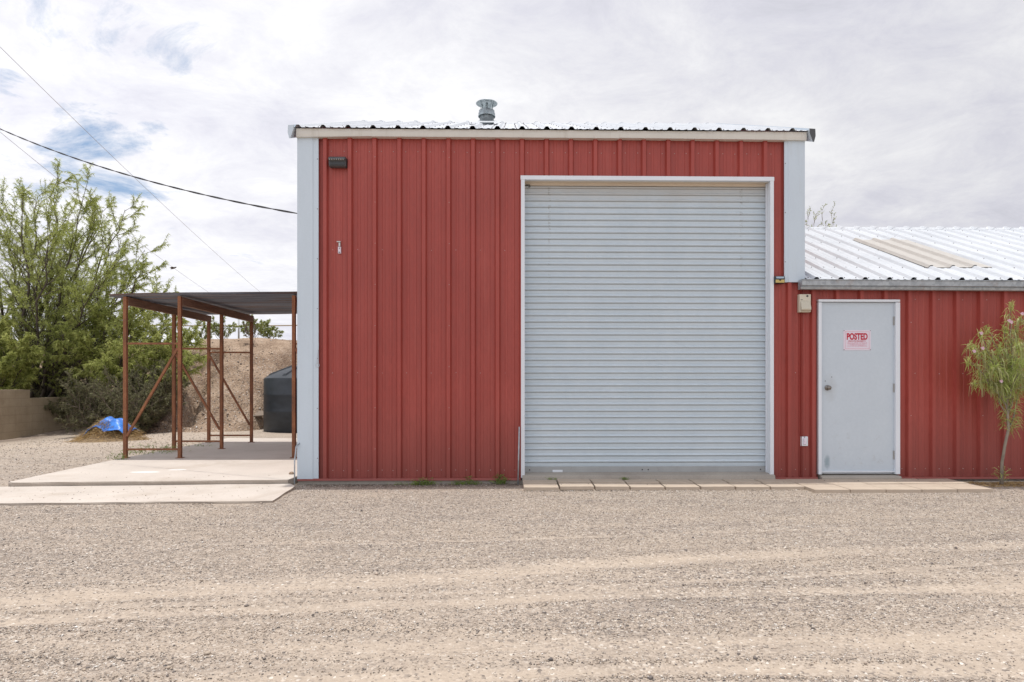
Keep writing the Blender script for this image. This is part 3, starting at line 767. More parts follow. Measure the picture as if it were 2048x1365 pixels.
# eave fascia in three lengths, the first bent and tapering
mb = MB()
segs = [(XL-.005, .105, WX(744, 0), .088), (WX(744, 0)+.001, .091, WX(1238, 0), .093), (WX(1238, 0)+.001, .088, XR+.01, .100)]
for i, (xa, ha, xb, hb) in enumerate(segs):
    z1 = ZE+.004; yo = -.040-.0016*(i % 2)
    n = 8
    for k in range(n):
        a, b = k/n, (k+1)/n; x0, x1 = xa+(xb-xa)*a, xa+(xb-xa)*b; h0, h1 = ha+(hb-ha)*a, ha+(hb-ha)*b
        pr = [(yo, 0), (yo, -.60), (yo+.006, -.94), (yo-.004, -1.0), (.035, -1.0), (.035, 0)]
        vs = [(x0, y, z1+q*h0) for y, q in pr]+[(x1, y, z1+q*h1) for y, q in pr]; m = len(pr)
        fs = [(j, (j+1) % m, (j+1) % m+m, j+m) for j in range(m)]
        if k == 0: fs.append(tuple(range(m)))
        if k == n-1: fs.append(tuple(range(m, 2*m)))
        mb.add(vs, fs)
mb.build('fascia', M_fascia, shop)

# roofs
def roof_panels(mb, x0, x1, ye, ze, yr, zr, over=0, screws=True, ph=RIB0, skip=None):
    p = prof(x0, x1, .030, .040, .015, True, ph)
    d = Vector((0, yr-ye, zr-ze)); n = Vector((0, -(zr-ze), yr-ye)).normalized()
    if (yr-ye) < 0: n = Vector((0, (zr-ze), -(yr-ye))).normalized()
    m = len(p)
    vs = [Vector((x, ye, ze))+n*h for x, h in p]+[Vector((x, yr, zr))+n*h for x, h in p]
    mb.add(vs, [(i, i+1, m+i+1, m+i) for i in range(m-1)])
    if screws:
        L_ = d.length; k0 = int((x0-ph)/PITCH)-1
        for k in range(k0, k0+60):
            c = ph+k*PITCH
            for off in (-.075, .075):
                x = c+off
                if not x0+.02 < x < x1-.02: continue
                s = .08
                while s < L_-.1:
                    q = Vector((x+rnd(-.008, .008), ye, ze))+d*(s/L_)+n*.002
                    if not (skip and skip(q)) : dome(mb, q.x, q.y, q.z, .0075, 1, 'Z')
                    s += .61 if off < 0 else .61
                    if s > .2 and off > 0 and s < .8: s += 0
MRX0, MRX1 = XL-.03, XR+.03
zr = ZE+.006+PT*(RY+.075)
mb = MB(); roof_panels(mb, MRX0, MRX1, -.075, ZE+.006, RY, zr); roof_panels(mb, MRX0, MRX1, 2*RY+.075, ZE+.006, RY, zr, screws=False)
mb.build('roof', [M_roof, M_screw], shop)
def ridge_cap(mb, x0, x1, zr, ph=RIB0):
    w = .17
    p = prof(x0, x1, .032, .044, .018, False, ph); m = len(p)
    rows = [(-w, -PT*w+.009, 1), (-.03, -.006, .8), (0, .012, .7), (.03, -.006, .8), (w, -PT*w+.009, 1)]
    vs = [(x, RY+dy, zr+dz+h*q) for dy, dz, q in rows for x, h in p]
    mb.add(vs, [(r*m+i, r*m+i+1, (r+1)*m+i+1, (r+1)*m+i) for r in range(len(rows)-1) for i in range(m-1)])
    # turned-down front hem makes the dark line under the cap
    vs = [(x, RY-w, zr-PT*w+.009+h) for x, h in p]+[(x, RY-w-.002, zr-PT*w-.004+h) for x, h in p]
    mb.add(vs, [(i, i+1, m+i+1, m+i) for i in range(m-1)])
    for x, h in p:
        if h == 0: dome(mb, x+.03, RY-w+.02, zr-PT*(w-.02)+.01, .007, 1, 'Z')
mb = MB(); ridge_cap(mb, MRX0, MRX1, zr); mb.build('ridge_cap', [M_roof, M_screw], shop)
for sx in (-1, 1):                                            # rake trims up both gable edges
    mb = MB(); xo = MRX0 if sx < 0 else MRX1
    xs = [xo-.052*1, xo+.012] if sx < 0 else [xo-.012, xo+.060]
    for (ya, yb) in ((-.10, RY), (RY, 2*RY+.10)):
        za, zb = ZE+.006+PT*(min(ya, 2*RY-ya)+.075)+.03, ZE+.006+PT*(min(yb, 2*RY-yb)+.075)+.03
        h = .165
        outer, inner = (xs[0], xs[1]) if sx < 0 else (xs[1], xs[0])
        mid = outer+(inner-outer)*.22
        sec = [(inner, 0), (outer, -.004), (outer-.004*sx*-1, -h*.55), (mid, -h), (mid+(inner-mid)*.25, -h*.98), (inner, -h*.30)]
        vs = [(x, ya, za+q) for x, q in sec]+[(x, yb, zb+q) for x, q in sec]; m = len(sec)
        mb.add(vs, [(i, (i+1) % m, (i+1) % m+m, i+m) for i in range(m)]); o_ = len(mb.v)-2*m
        mb.f += [tuple(range(o_, o_+m)), tuple(range(o_+m, o_+2*m))]; mb.mi += [0 if sx < 0 else 1]*2; mb.sm += [False]*2  # right end faces coloured dark for the shade inside an open trim
    mb.build('rake_trim', [M_trim, M_darkgrey], shop)

# flue pipe through the front slope of the roof
FY = 2.55; fc = (WX(973.5, FY), FY, ZE+PT*(FY+.075)-.10)
mb = MB(); mb.lathe(fc, [(.113, -.3), (.113, .26)], 32); fl = mb.build('flue_pipe', M_sooty, shop)
mb = MB(); mb.lathe((fc[0], fc[1], fc[2]+.235), [(.114, 0), (.135, -.012), (.139, 0), (.132, .008), (.132, .045), (.124, .052), (.124, .085), (.11, .092), (.06, .118), (.0, .125)], 32)
mb.build('collar', M_flue, fl)
mb = MB(); cz = fc[2]+.43
mb.lathe((fc[0], fc[1], cz), [(.168, 0), (.172, .006), (.165, .014), (.12, .034), (.06, .050), (0, .055)], 32)
mb.lathe((fc[0], fc[1], cz), [(.168, 0), (.158, .004), (.11, .024), (.05, .036), (0, .04)], 32)
for k in range(4):
    t = R(40+90*k); x, y = fc[0]+.117*math.cos(t), fc[1]+.117*math.sin(t)
    mb.box(x-.006, x+.006, y-.002, y+.002, fc[2]+.28, cz+.024)
mb.lathe((fc[0], fc[1], fc[2]+.35), [(.02, 0), (.02, .10)], 8)
mb.build('rain_cap', M_flue, fl)
mb = MB(); nrm_ = Vector((0, -PT, 1)).normalized()
vs = []; q0 = Vector((fc[0], fc[1], fc[2]+.10))
for (dx, dy, h) in ((-.26, -.42, .012), (.20, -.42, .012), (.26, .30, .012), (-.26, .30, .012), (-.13, -.15, .03), (.13, -.15, .03), (.13, .15, .03), (-.13, .15, .03)):
    vs.append(q0+Vector((dx, dy, PT*dy))+nrm_*(h+.03))
mb.add(vs, [(0, 1, 5, 4), (1, 2, 6, 5), (2, 3, 7, 6), (3, 0, 4, 7)]); mb.build('flashing', M_roof, shop)

# ------------------------------------------------------------------ roll-up door
DY = .15                                                      # the curtain hangs this far back
rd_x0, rd_x1 = WX(1049.5, -.012), WX(1540.5, -.012)
rz_top = WZ(362, 0, 1300)
door = MB()
z0, z1 = WZ(933, DY, 1290), WZ(374, DY, 1290)
pitch_z = .0776*(DY+CD)/CD; nsl = int(round((z1-z0)/pitch_z)); pitch_z = (z1-z0)/nsl
pr = []
for k in range(nsl):
    b = z0+k*pitch_z
    # flat, then a rolled bead that stands proud and casts a fine line
    for f, h in ((0, -.001), (.10, .001), (.28, .0025), (.46, .003), (.60, .002), (.635, .007), (.69, .017), (.77, .0245), (.86, .0245), (.93, .016), (.975, .006)):
        pr.append((b+f*pitch_z, h))
pr.append((z1, 0)); n = len(pr)
nxs = 14; xs = [rd_x0-.02+(rd_x1-rd_x0+.04)*i/nxs for i in range(nxs+1)]
vs = [(x, DY-h-.006*noise.noise((x*1.2, z*2, 0)), z) for x in xs for z, h in pr]
door.add(vs, [(c*n+i, c*n+i+1, (c+1)*n+i+1, (c+1)*n+i) for c in range(nxs) for i in range(n-1)], 0, False)
for i, f in enumerate(door.f[:]):
    r = (i % (n-1)) % 11
    door.sm[i] = True
    if r == 4: door.mi[i] = 1
rolld = thing_part = bpy.data.objects.new('roll_up_door', None)
COL.objects.link(rolld); rolld.parent = shop; rolld.location = Vector(((rd_x0+rd_x1)/2, DY, 0))-shop.location
door.build('curtain', [M_curtain, M_groove], rolld)
mb = MB(); zb0 = WZ(946, DY, 1290)
mb.prism_x([(DY-.012, zb0+.006), (DY-.018, zb0+.012), (DY-.018, z0-.006), (DY-.008, z0+.002), (DY+.02, z0+.002), (DY+.02, zb0+.006)], rd_x0-.02, rd_x1+.02)
for px in (1059, 1284, 1296, 1520): dome(mb, WX(px, DY), DY-.018, WZ(940, DY), .008, 1)
mb.build('bottom_bar', [M_bar, M_dark], rolld)
mb = MB(); mb.box(WX(1105, DY), WX(1125, DY), DY-.0205, DY-.0185, WZ(944.5, DY), WZ(940, DY)); mb.build('sticker', M_white, rolld)
mb = MB(); mb.box(rd_x0-.02, rd_x1+.02, DY-.012, DY+.02, zb0-.012, zb0+.005); mb.build('bottom_seal', M_dark, rolld)
mb = MB(); mb.box(rd_x0-.04, rd_x1+.04, DY-.02, DY+.06, WZ(374, DY, 1290)+.002, rz_top+.03); mb.build('lintel', M_soffit, rolld)
mb = MB(); q = P(1057, 372, DY-.04); mb.tube([q+Vector((-.05, .04, .02)), q+Vector((-.02, 0, .01)), q+Vector((.015, -.005, .008)), q+Vector((.02, -.01, -.015)), q+Vector((.0, -.01, -.022))], .006, 6)
mb.build('latch', M_darkgrey, rolld)
frame = bpy.data.objects.new('door_frame', None); COL.objects.link(frame); frame.parent = shop; frame.location = Vector(((rd_x0+rd_x1)/2, 0, 0))-shop.location
zj = WZ(955.5, 0, 1300)
mb = MB(); mb.prism([(RX0, zj), (rd_x0, zj), (rd_x0, rz_top), (RX0, RZT-.001)], -.014, .035); mb.box(rd_x0-.004, rd_x0, .0352, DY+.03, zj+.015, rz_top+.004); mb.build('jamb', M_white, frame, .002)
xi = WX(1540.5, -.012); mb = MB(); mb.prism([(xi, zj), (RX1, zj), (RX1, RZT-.001), (xi, rz_top)], -.014, .035)
mb.box(xi, xi+.005, .0352, DY+.03, zj+.015, rz_top+.004); mb.box(xi-.012, xi-.0002, DY-.055, DY-.03, zj+.03, rz_top); mb.build('jamb', M_white, frame, .002)
mb = MB(); mb.box(RX0-.006, RX1+.004, -.017, .04, rz_top+.002, RZT); mb.build('head_trim', M_white, frame, .002)
mb = MB(); mb.box(rd_x0, xi, .0402, DY+.03, rz_top+.005, rz_top+.012); mb.build('soffit', M_soffit, frame)
mb = MB()
poly = [(.30, .047), (DY-.03, .044), (-.015, .030), (-.042, .020), (-.055, -.03), (-.055, -.12), (.30, -.12)]
mb.prism_x(poly, rd_x0-.03, xi+.05); mb.build('sill', M_found, shop, .004)

# ------------------------------------------------------------------ low wing on the right
wing = thing('metal_shed_wing', 'low red ribbed steel wing with white metal roof and grey gutter', 'building', (XR, 0, 0))
WXR = 10.5; ZG = WZ(566, 0, 1700); ZWE = 2.40                 # wall head, eave of the white roof
DX0, DX1 = WX(1636.5, 0), WX(1799.5, 0); DZT = WZ(599.5, 0, 1718)
mb = MB()
panel(mb, XR+.0005, DX0+.01, ZB, ZWE); panel(mb, DX0+.01, DX1-.01, DZT-.015, ZWE); panel(mb, DX1-.01, WXR, ZB, ZWE)
for k in range(5, 60):
    c = RIB0+k*PITCH
    if c < XR+.05 or c > 7.4: continue
    for zz, offs in ((WZ(597, 0), (.085,)), (WZ(747, 0), (.085,)), (WZ(941, 0), (-.085, .085))):
        for o in offs:
            x = c+o
            if DX0-.02 < x < DX1+.02 and zz < DZT+.02: continue
            dome(mb, x+rnd(-.005, .005), .042, zz+rnd(-.004, .004), .0065)
    if k % 3 == 1:
        for zz in (.75, 1.9): 
            if not DX0-.02 < c < DX1+.02: dome(mb, c+.01, .002, zz, .0065)
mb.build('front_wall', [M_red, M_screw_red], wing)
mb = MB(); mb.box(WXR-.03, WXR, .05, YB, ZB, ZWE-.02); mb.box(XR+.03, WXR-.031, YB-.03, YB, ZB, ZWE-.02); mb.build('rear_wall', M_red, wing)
mb = MB(); mb.prism_x([(.03, ZWE-.03), (RY, ZWE+PT*RY-.04), (2*RY-.03, ZWE-.03)], WXR-.02, WXR-.002); mb.build('gable', M_red, wing)
mb = MB(); mb.box(XR+.001, WXR, .050, .30, -.30, -.036); mb.box(XR+.01, WXR, .30, YB, -.30, -.05); mb.box(DX1+.45, WXR, -.045, .0495, -.3, -.058); mb.build('foundation', M_found, wing, .005)
mb = MB(); mb.prism_x([(-.008, -.008), (-.016, -.034), (.0, -.036), (.045, -.034), (.045, -.006)], DX1+.003, WXR); mb.build('base_trim', M_red, wing)
rz0 = WZ(559.5, -.08, 1800)
zr2 = rz0+PT*(RY+.07)
FX0, FX1 = 5.50, 6.30
onf = lambda q: FX0 < q.x < FX1 and .5 < q.y < 2.6
mb = MB(); roof_panels(mb, XR+.004, WXR+.05, -.07, rz0, RY, zr2, skip=onf); roof_panels(mb, XR+.004, WXR+.05, 2*RY+.07, rz0, RY, zr2, screws=False)
wr = mb.build('roof', [M_roof, M_screw], wing)
mb = MB(); ridge_cap(mb, XR+.004, WXR+.05, zr2); mb.build('ridge_cap', [M_roof, M_screw], wr)
k0 = round((FX0-RIB0)/PITCH)
for j in range(3):                                            # three weathered fibreglass lights
    xa = RIB0+(k0+j)*PITCH-.055; xb = xa+PITCH-.004
    p = prof(xa, xb, .030, .042, .016, False); m = len(p)
    n_ = Vector((0, -PT, 1)).normalized(); ya, yb = .55+.012*j, 2.52+.01*j
    vs = [Vector((x, y, rz0+PT*(y+.07)))+n_*(h+.0065+lift) for y, lift in ((ya, .004), (yb, 0)) for x, h in p]
    mb = MB(); mb.add(vs, [(i, i+1, m+i+1, m+i) for i in range(m-1)])
    vs2 = [v-n_*.0055 for v in vs]; mb.add(vs2, [(i, i+1, m+i+1, m+i) for i in range(m-1)])
    mb.build('skylight', M_fibre, wr)
# gutter, open at the top, end cap at the left
gz1 = rz0-.004; gsec = [(.0, gz1-.002), (.0, gz1-.115), (-.082, gz1-.115), (-.094, gz1-.088), (-.090, gz1-.080), (-.112, gz1-.070), (-.118, gz1-.012), (-.130, gz1-.008), (-.130, gz1), (-.112, gz1+.001)]
mb = MB(); gx0, gx1 = WX(1603, -.1), WXR+.03
n = len(gsec); fall = lambda x: -.0045*(x-gx0)
xs = [gx0, gx0+.4, 4.6, 5.4, 6.2, 7.0, 8.5, gx1]
for a, b in zip(xs, xs[1:]):
    vs = [(a, y, z+fall(a)) for y, z in gsec]+[(b, y, z+fall(b)) for y, z in gsec]
    mb.add(vs, [(i, i+1, n+i+1, n+i) for i in range(n-1)])
    vs = [(a, y+.003, z+fall(a)+.003) for y, z in gsec[:-2]]+[(b, y+.003, z+fall(b)+.003) for y, z in gsec[:-2]]; m = n-2
    mb.add(vs, [(i, i+1, m+i+1, m+i) for i in range(m-1)])
mb.add([(gx0-.002, y, z) for y, z in gsec], [tuple(range(n))]); mb.add([(gx1, y, z+fall(gx1)) for y, z in gsec], [tuple(range(n))])
mb.build('gutter', M_galv, wing)
# personnel door
pd = bpy.data.objects.new('door', None); COL.objects.link(pd); pd.parent = wing; pd.location = Vector(((DX0+DX1)/2, 0, 0))-wing.location
lx0, lx1 = WX(1643.5, 0), WX(1789.5, .03); lz0, lz1 = WZ(945, .03, 1700), WZ(605.5, .03, 1700)
mb = MB(); mb.box(lx0, lx1, .026, .065, lz0, lz1); mb.build('leaf', M_door, pd, .002)
zf0 = WZ(949, 0, 1700)
mb = MB()
mb.box(DX0, lx0-.003, -.012, .07, zf0, DZT-.036); mb.box(WX(1791.5, -.012), DX1, -.012, .07, zf0, DZT-.036)
mb.box(DX0, DX1, -.012, .07, lz1+.004, DZT)
mb.box(lx0, lx1, .045, .07, zf0, lz0-.002); mb.build('frame', M_white, pd, .003)
mb = MB(); mb.box(lx0-.003, WX(1791.5, -.012), .066, .09, zf0, lz1+.004); mb.build('rebate', M_dark, pd)
mb = MB(); mb.box(lx0-.002, lx1, .012, .0255, lz0+.002, lz0+.016); mb.build('sweep', M_white, pd)
for py in (642, 776.5, 911):
    mb = MB(); hz = WZ(py, 0, 1790); hx = WX(1790.6, .01)
    for k in range(5): mb.lathe((hx, .012, hz-.055+k*.0222), [(0, 0), (.0085, .0005), (.0085, .0205), (0, .021)], 12)
    mb.box(hx-.022, hx-.006, .0215, .0255, hz-.052, hz+.054); mb.build('hinge', M_chrome, pd)
mb = MB(); kq = P(1654.5, 776, .026)
mb.lathe((kq.x, .0255, kq.z), [(.0, .0), (.033, .0), (.033, .006), (.028, .010), (.013, .014), (.013, .030), (.022, .036), (.0275, .048), (.026, .060), (.016, .067), (0, .069)], 28, axis='Y'); mb.build('knob', M_knob, pd)
for px, py in ((1650.5, 762.5), (1663.5, 754.5)): q = P(px, py, .026); mb = MB(); mb.lathe((q.x, .0262, q.z), [(0, 0), (.006, 0), (.005, .002), (0, .0025)], 10, axis='Y'); mb.build('screw_hole', M_dark, pd)
mb = MB(); mb.prism_x([(.30, .02), (.02, .016), (-.05, .006), (-.062, -.005), (-.062, -.05), (.30, -.05)], DX0+.02, DX1-.01); mb.build('threshold', M_found, wing, .003)

# POSTED sign on the door
sx0, sx1 = WX(1687, .02), WX(1742, .02); sz0, sz1 = WZ(701, .02, 1715), WZ(660.5, .02, 1715)
sign = thing('warning_sign', 'small white POSTED private property sign with red lettering on the grey door', 'sign', ((sx0+sx1)/2, .0245, sz0))
mb = MB(); mb.box(sx0, sx1, .0222, .0255, sz0, sz1); mb.build('plate', M_sign, sign, .0008)
mb = MB(); bw = .0022; i_ = .021
a0, a1, b0, b1 = sx0+i_, sx1-i_, sz0+i_*.9, sz1-i_*.9
for q in ((a0, a1, b0, b0+bw), (a0, a1, b1-bw, b1), (a0, a0+bw, b0+bw, b1-bw), (a1-bw, a1, b0+bw, b1-bw)): mb.box(q[0], q[1], .0212, .0221, q[2], q[3])
mb.build('border', M_signpink, sign)
def text_mesh(name, s, cx, z, w, h, m, parent, y=.0211, bold=.0):
    cu = bpy.data.curves.new(name, 'FONT'); cu.body = s; cu.align_x = 'CENTER'; cu.offset = bold; cu.extrude = .0; cu.size = 1
    o = bpy.data.objects.new(name, cu); COL.objects.link(o)
    dg = bpy.context.evaluated_depsgraph_get(); me = bpy.data.meshes.new_from_object(o.evaluated_get(dg)); bpy.data.objects.remove(o)
    co = np.array([v.co[:] for v in me.vertices]); mn, mxx = co.min(0), co.max(0)
    for v in me.vertices:
        fx = (v.co.x-mn[0])/(mxx[0]-mn[0]); fz = (v.co.y-mn[1])/(mxx[1]-mn[1])
        v.co = Vector((cx-w/2+fx*w, y, z+fz*h))-parent.location
    me.materials.clear(); me.materials.append(m); me.name = name
    ob = bpy.data.objects.new(name, me); COL.objects.link(ob); ob.parent = parent; return ob
scx = (sx0+sx1)/2; SW = sx1-sx0; SH = sz1-sz0
text_mesh('heading', 'POSTED', scx, sz0+SH*.51, SW*.76, SH*.34, M_signred, sign, bold=.042)
text_mesh('subheading', 'PRIVATE PROPERTY', scx, sz0+SH*.425, SW*.64, SH*.055, M_signred, sign, bold=.04)
for i, s in enumerate(['HUNTING, FISHING, TRAPPING OR', 'TRESPASSING FOR ANY PURPOSE', 'IS STRICTLY FORBIDDEN', 'VIOLATORS WILL BE PROSECUTED']):
    text_mesh('small_print', s, scx, sz0+SH*(.355-.055*i), SW*(.72 if i != 2 else .52), SH*.036, M_signpink, sign)
for x in (sx0+.008, sx1-.008):
    for z in (sz0+.008, sz1-.008): mb = MB(); mb.lathe((x, .0222, z), [(0, 0), (.0055, 0), (.0045, .003), (0, .004)], 10, axis='Y'); mb.build('screw', M_screw, sign)

# ------------------------------------------------------------------ things fixed to the walls
def wall_box(mb, x0, x1, z0, z1, y0, y1, tap=.0, mi=0):
    vs = [(x0, y1, z0), (x1, y1, z0), (x1, y1, z1), (x0, y1, z1), (x0+tap, y0, z0+tap), (x1-tap, y0, z0+tap), (x1-tap, y0, z1-tap), (x0+tap, y0, z1-tap)]
    mb.add(vs, [(3, 2, 1, 0), (4, 5, 6, 7), (0, 1, 5, 4), (1, 2, 6, 5), (2, 3, 7, 6), (3, 0, 4, 7)], mi)
# dark hooded flood light, upper left
lx0_, lx1_ = WX(659.5, 0), WX(693.5, 0); lzt, lzb = WZ(313.5, -.05, 676), WZ(334.5, -.05, 676)
lt = thing('wall_light', 'charcoal hooded wall light high on the red wall beside the left corner', 'wall light', ((lx0_+lx1_)/2, .03, lzb))
mb = MB(); zm = (lzt+lzb)/2+.005
mb.prism_x([(.03, lzb+.006), (-.045, lzb+.010), (-.055, zm), (-.07, zm+.012), (-.085, zm+.016), (-.070, lzt-.016), (-.05, lzt), (.03, lzt)], lx0_, lx1_)
mb.build('housing', M_darkgrey, lt, .008)
mb = MB(); mb.box(lx0_+.014, lx1_-.014, -.0572, -.02, lzb+.022, zm-.002); mb.build('lens', M_black, lt, .004)
mb = MB()
for k in range(7):
    x = lx0_+.022+(lx1_-lx0_-.044)*k/6; mb.lathe((x, -.084, zm+.012), [(0, 0), (.006, .0), (.007, .008), (.003, .013), (0, .014)], 8, axis='Y')
mb.build('hood_beads', M_fibre, lt)
# small white tag thermometer on bracket
q = P(678, 495, 0)
th = thing('thermometer', 'small white tag hanging from a wire bracket on the red wall below the charcoal light', 'thermometer', (q.x, .03, q.z-.08))
mb = MB(); wall_box(mb, q.x-.018, q.x+.020, WZ(507, 0, 678), WZ(493, 0, 678), .012, .033, .002); mb.build('body', M_sign, th, .003)
mb = MB(); mb.box(q.x-.030, q.x+.016, .006, .03, WZ(484.4, 0, 678), WZ(482.4, 0, 678)); mb.box(q.x-.008, q.x+.012, .012, .03, WZ(492.5, 0, 678), WZ(485, 0, 678)); mb.build('bracket', M_chrome, th, .001)
mb = MB(); mb.box(q.x-.002, q.x+.006, .0105, .0119, WZ(498, 0, 678), WZ(495.5, 0, 678)); mb.build('dial', M_darkgrey, th); mb = MB(); mb.box(q.x-.008, q.x+.010, .0105, .0119, WZ(505.5, 0, 678), WZ(503.7, 0, 678)); mb.build('button', M_darkgrey, th)
# solar light on the door jamb corner
q = P(1559, 560, 0)
so = thing('solar_light', 'small black framed solar light with amber lens at foot of the right corner trim', 'solar light', (q.x, .0, q.z-.05))
sa, sb, sc_, sdz = WX(1548.7, -.03), WX(1569.5, -.03), WZ(567.5, -.03, 1559), WZ(552.5, -.03, 1559)
mb = MB(); wall_box(mb, sa, sb, sc_, sdz, -.045, .03, .004); mb.build('housing', M_black, so, .003)
mb = MB(); mb.box(sa+.010, sb-.010, -.049, -.044, sc_+.008, sc_+.045); mb.build('lens', M_yellow, so, .001)
mb = MB(); mb.prism([(sa+.012, sdz-.010), (sa+.020, sdz-.032), (sb-.022, sdz-.032), (sb-.012, sdz-.010)], -.0495, -.044); mb.build('solar_panel', M_solar, so)
mb = MB(); mb.lathe(((sa+sb)/2, -.049, sc_+.042), [(0, 0), (.012, .0), (.010, .006), (0, .009)], 14, axis='Y'); mb.build('motion_sensor', M_black, so)
# beige wall pack
xa, xb, za, zb = WX(1598.5, -.03), WX(1622, -.03), WZ(625, -.03, 1610), WZ(588.5, -.03, 1610)
wp = thing('wall_light', 'cream plastic security wall light under the gutter left of the grey door', 'wall light', ((xa+xb)/2, .0, za))
mb = MB(); wall_box(mb, xa, xb, za, zb, -.035, .03, .003); mb.build('housing', M_beige, wp, .004)
mb = MB(); zm2 = za+(zb-za)*.64
mb.prism_x([(-.035, zm2), (-.042, zm2-.01), (-.066, za+.045), (-.066, za+.03), (-.04, za+.012), (-.035, za+.012)], xa+.014, xb-.010); mb.build('lens', M_lens, wp, .005)
mb = MB(); mb.lathe((xa+.097, -.035, zb-.026), [(0, 0), (.012, 0), (.012, .005), (.008, .009), (0, .010)], 16, axis='Y'); mb.build('photocell', M_darkgrey, wp)
mb = MB(); mb.box(xa+.016, xa+.040, -.0365, -.0350, zm2+.006, zm2+.013); mb.build('badge', M_darkgrey, wp)
# outlet
xa, xb, za, zb = WX(1603, 0), WX(1617, 0), WZ(893, 0, 1610), WZ(873.5, 0, 1610)
ou = thing('outlet_cover', 'white weatherproof outlet cover low on the red wall left of the grey door', 'outlet', ((xa+xb)/2, .03, za))
mb = MB(); wall_box(mb, xa, xb, za, zb, .008, .033, .003); mb.build('plate', M_white, ou, .003)
mb = MB(); wall_box(mb, xa+.024, xa+.062, za+.016, zb-.018, -.012, .0075, .007); mb.build('flap', M_sign, ou, .004)
mb = MB(); mb.box(xa+.036, xa+.048, .0055, .0075, zb-.012, zb-.004); mb.build('latch', M_darkgrey, ou)
# wire loop hanging at the left corner trim
c0 = P(637, 688, -.01)
mb = MB(); L0 = [P(637.5, 687, -.012), P(637, 700, -.014), P(635, 708, -.012), P(634.5, 717, -.012), P(633.5, 724, -.013), P(634.8, 727, -.014)]
ring = [P(634.8+4*math.sin(t), 731-4.2*math.cos(t), -.014) for t in [k*2*math.pi/14 for k in range(15)]]
mb.tube(L0+ring, .0022, 5); tag(recenter(mb.build('wire_hook', M_pole), c0), 'thin bent wire with a loop hanging beside the left corner trim', 'wire')
# rods leaning at the foot of the wall
mb = MB(); a_, b_ = P(1038.5, 854, -.03), P(1036, 971, -.07); b_.z = ground_z(b_.x, b_.y)-.02
mb.tube([b_, a_], .0085, 8); tag(recenter(mb.build('metal_rod', M_galv), b_), 'thin grey metal rod leaning against the left jamb of the roll-up door', 'rod')
mb = MB(); a_, b_ = P(592.5, 893, -.05), P(589, 969, -.20); b_.z = -.05
mb.tube([b_, (b_+a_)/2+Vector((-.01, 0, .04)), a_, a_+Vector((.04, .06, .05))], .0085, 8); tag(recenter(mb.build('conduit', M_galv), b_), 'bent grey conduit stub rising from the slab at the left building corner', 'conduit')
q = P(583, 937, .35); mb = MB(); mb.lathe((q.x, q.y, 0), [(.0, 0), (.028, .0), (.034, .012), (.022, .028), (0, .033)], 7); tag(recenter(mb.build('rock', M_dirt), (q.x, q.y, 0)), 'small brown rock lying on the concrete slab near the building corner', 'rock')

# ------------------------------------------------------------------ pavers
def paver(x0, x1, y0, y1, zt, label, group):
    cx, cy = (x0+x1)/2, (y0+y1)/2
    mb = MB(); mb.box(x0+.003, x1-.003, y0+.003, y1-.003, zt-.042, zt)
    o = mb.build('paver', M_paver, None, .0035); recenter(o, (cx, cy, zt-.042))
    o.rotation_euler = (rnd(-.006, .006), rnd(-.006, .006), rnd(-.006, .006)); tag(o, label, 'paver', group)
ORD = ['first', 'second', 'third', 'fourth', 'fifth', 'sixth', 'seventh', 'eighth', 'ninth']
G1 = 'tan pavers laid along the roll-up door'; G2 = 'tan pavers laid before the grey door'
pw = .402; s0 = WX(1047, -.6)
for i in range(8):
    for r in (0, 1):
        dyy = (-.02 if i == 0 else 0); zz = -.026+(.008 if i in (1, 2) else 0)+rnd(-.003, .003)-(.0 if r else .004)
        row = 'front row nearest the gravel' if r == 0 else 'back row against the roll-up door sill'
        y0 = -.60+r*.272+dyy
        paver(s0+i*pw+rnd(-.003, .003)+(.012 if i else 0), s0+(i+1)*pw, y0, y0+.27, zz+.006*r, '%s tan paver from the left in the %s' % (ORD[i], row), G1)
s1 = s0+8*pw+.02
for i in range(5):
    for r in (0, 1):
        row = 'front row before the grey door' if r == 0 else 'back row before the grey door'
        y0 = -.84+r*.402; 
        paver(s1+i*pw-.02, s1+(i+1)*pw-.022, y0, y0+.40, -.030+.007*r+rnd(-.003, .002), '%s tan paver from the left in the %s' % (ORD[i], row), G2)

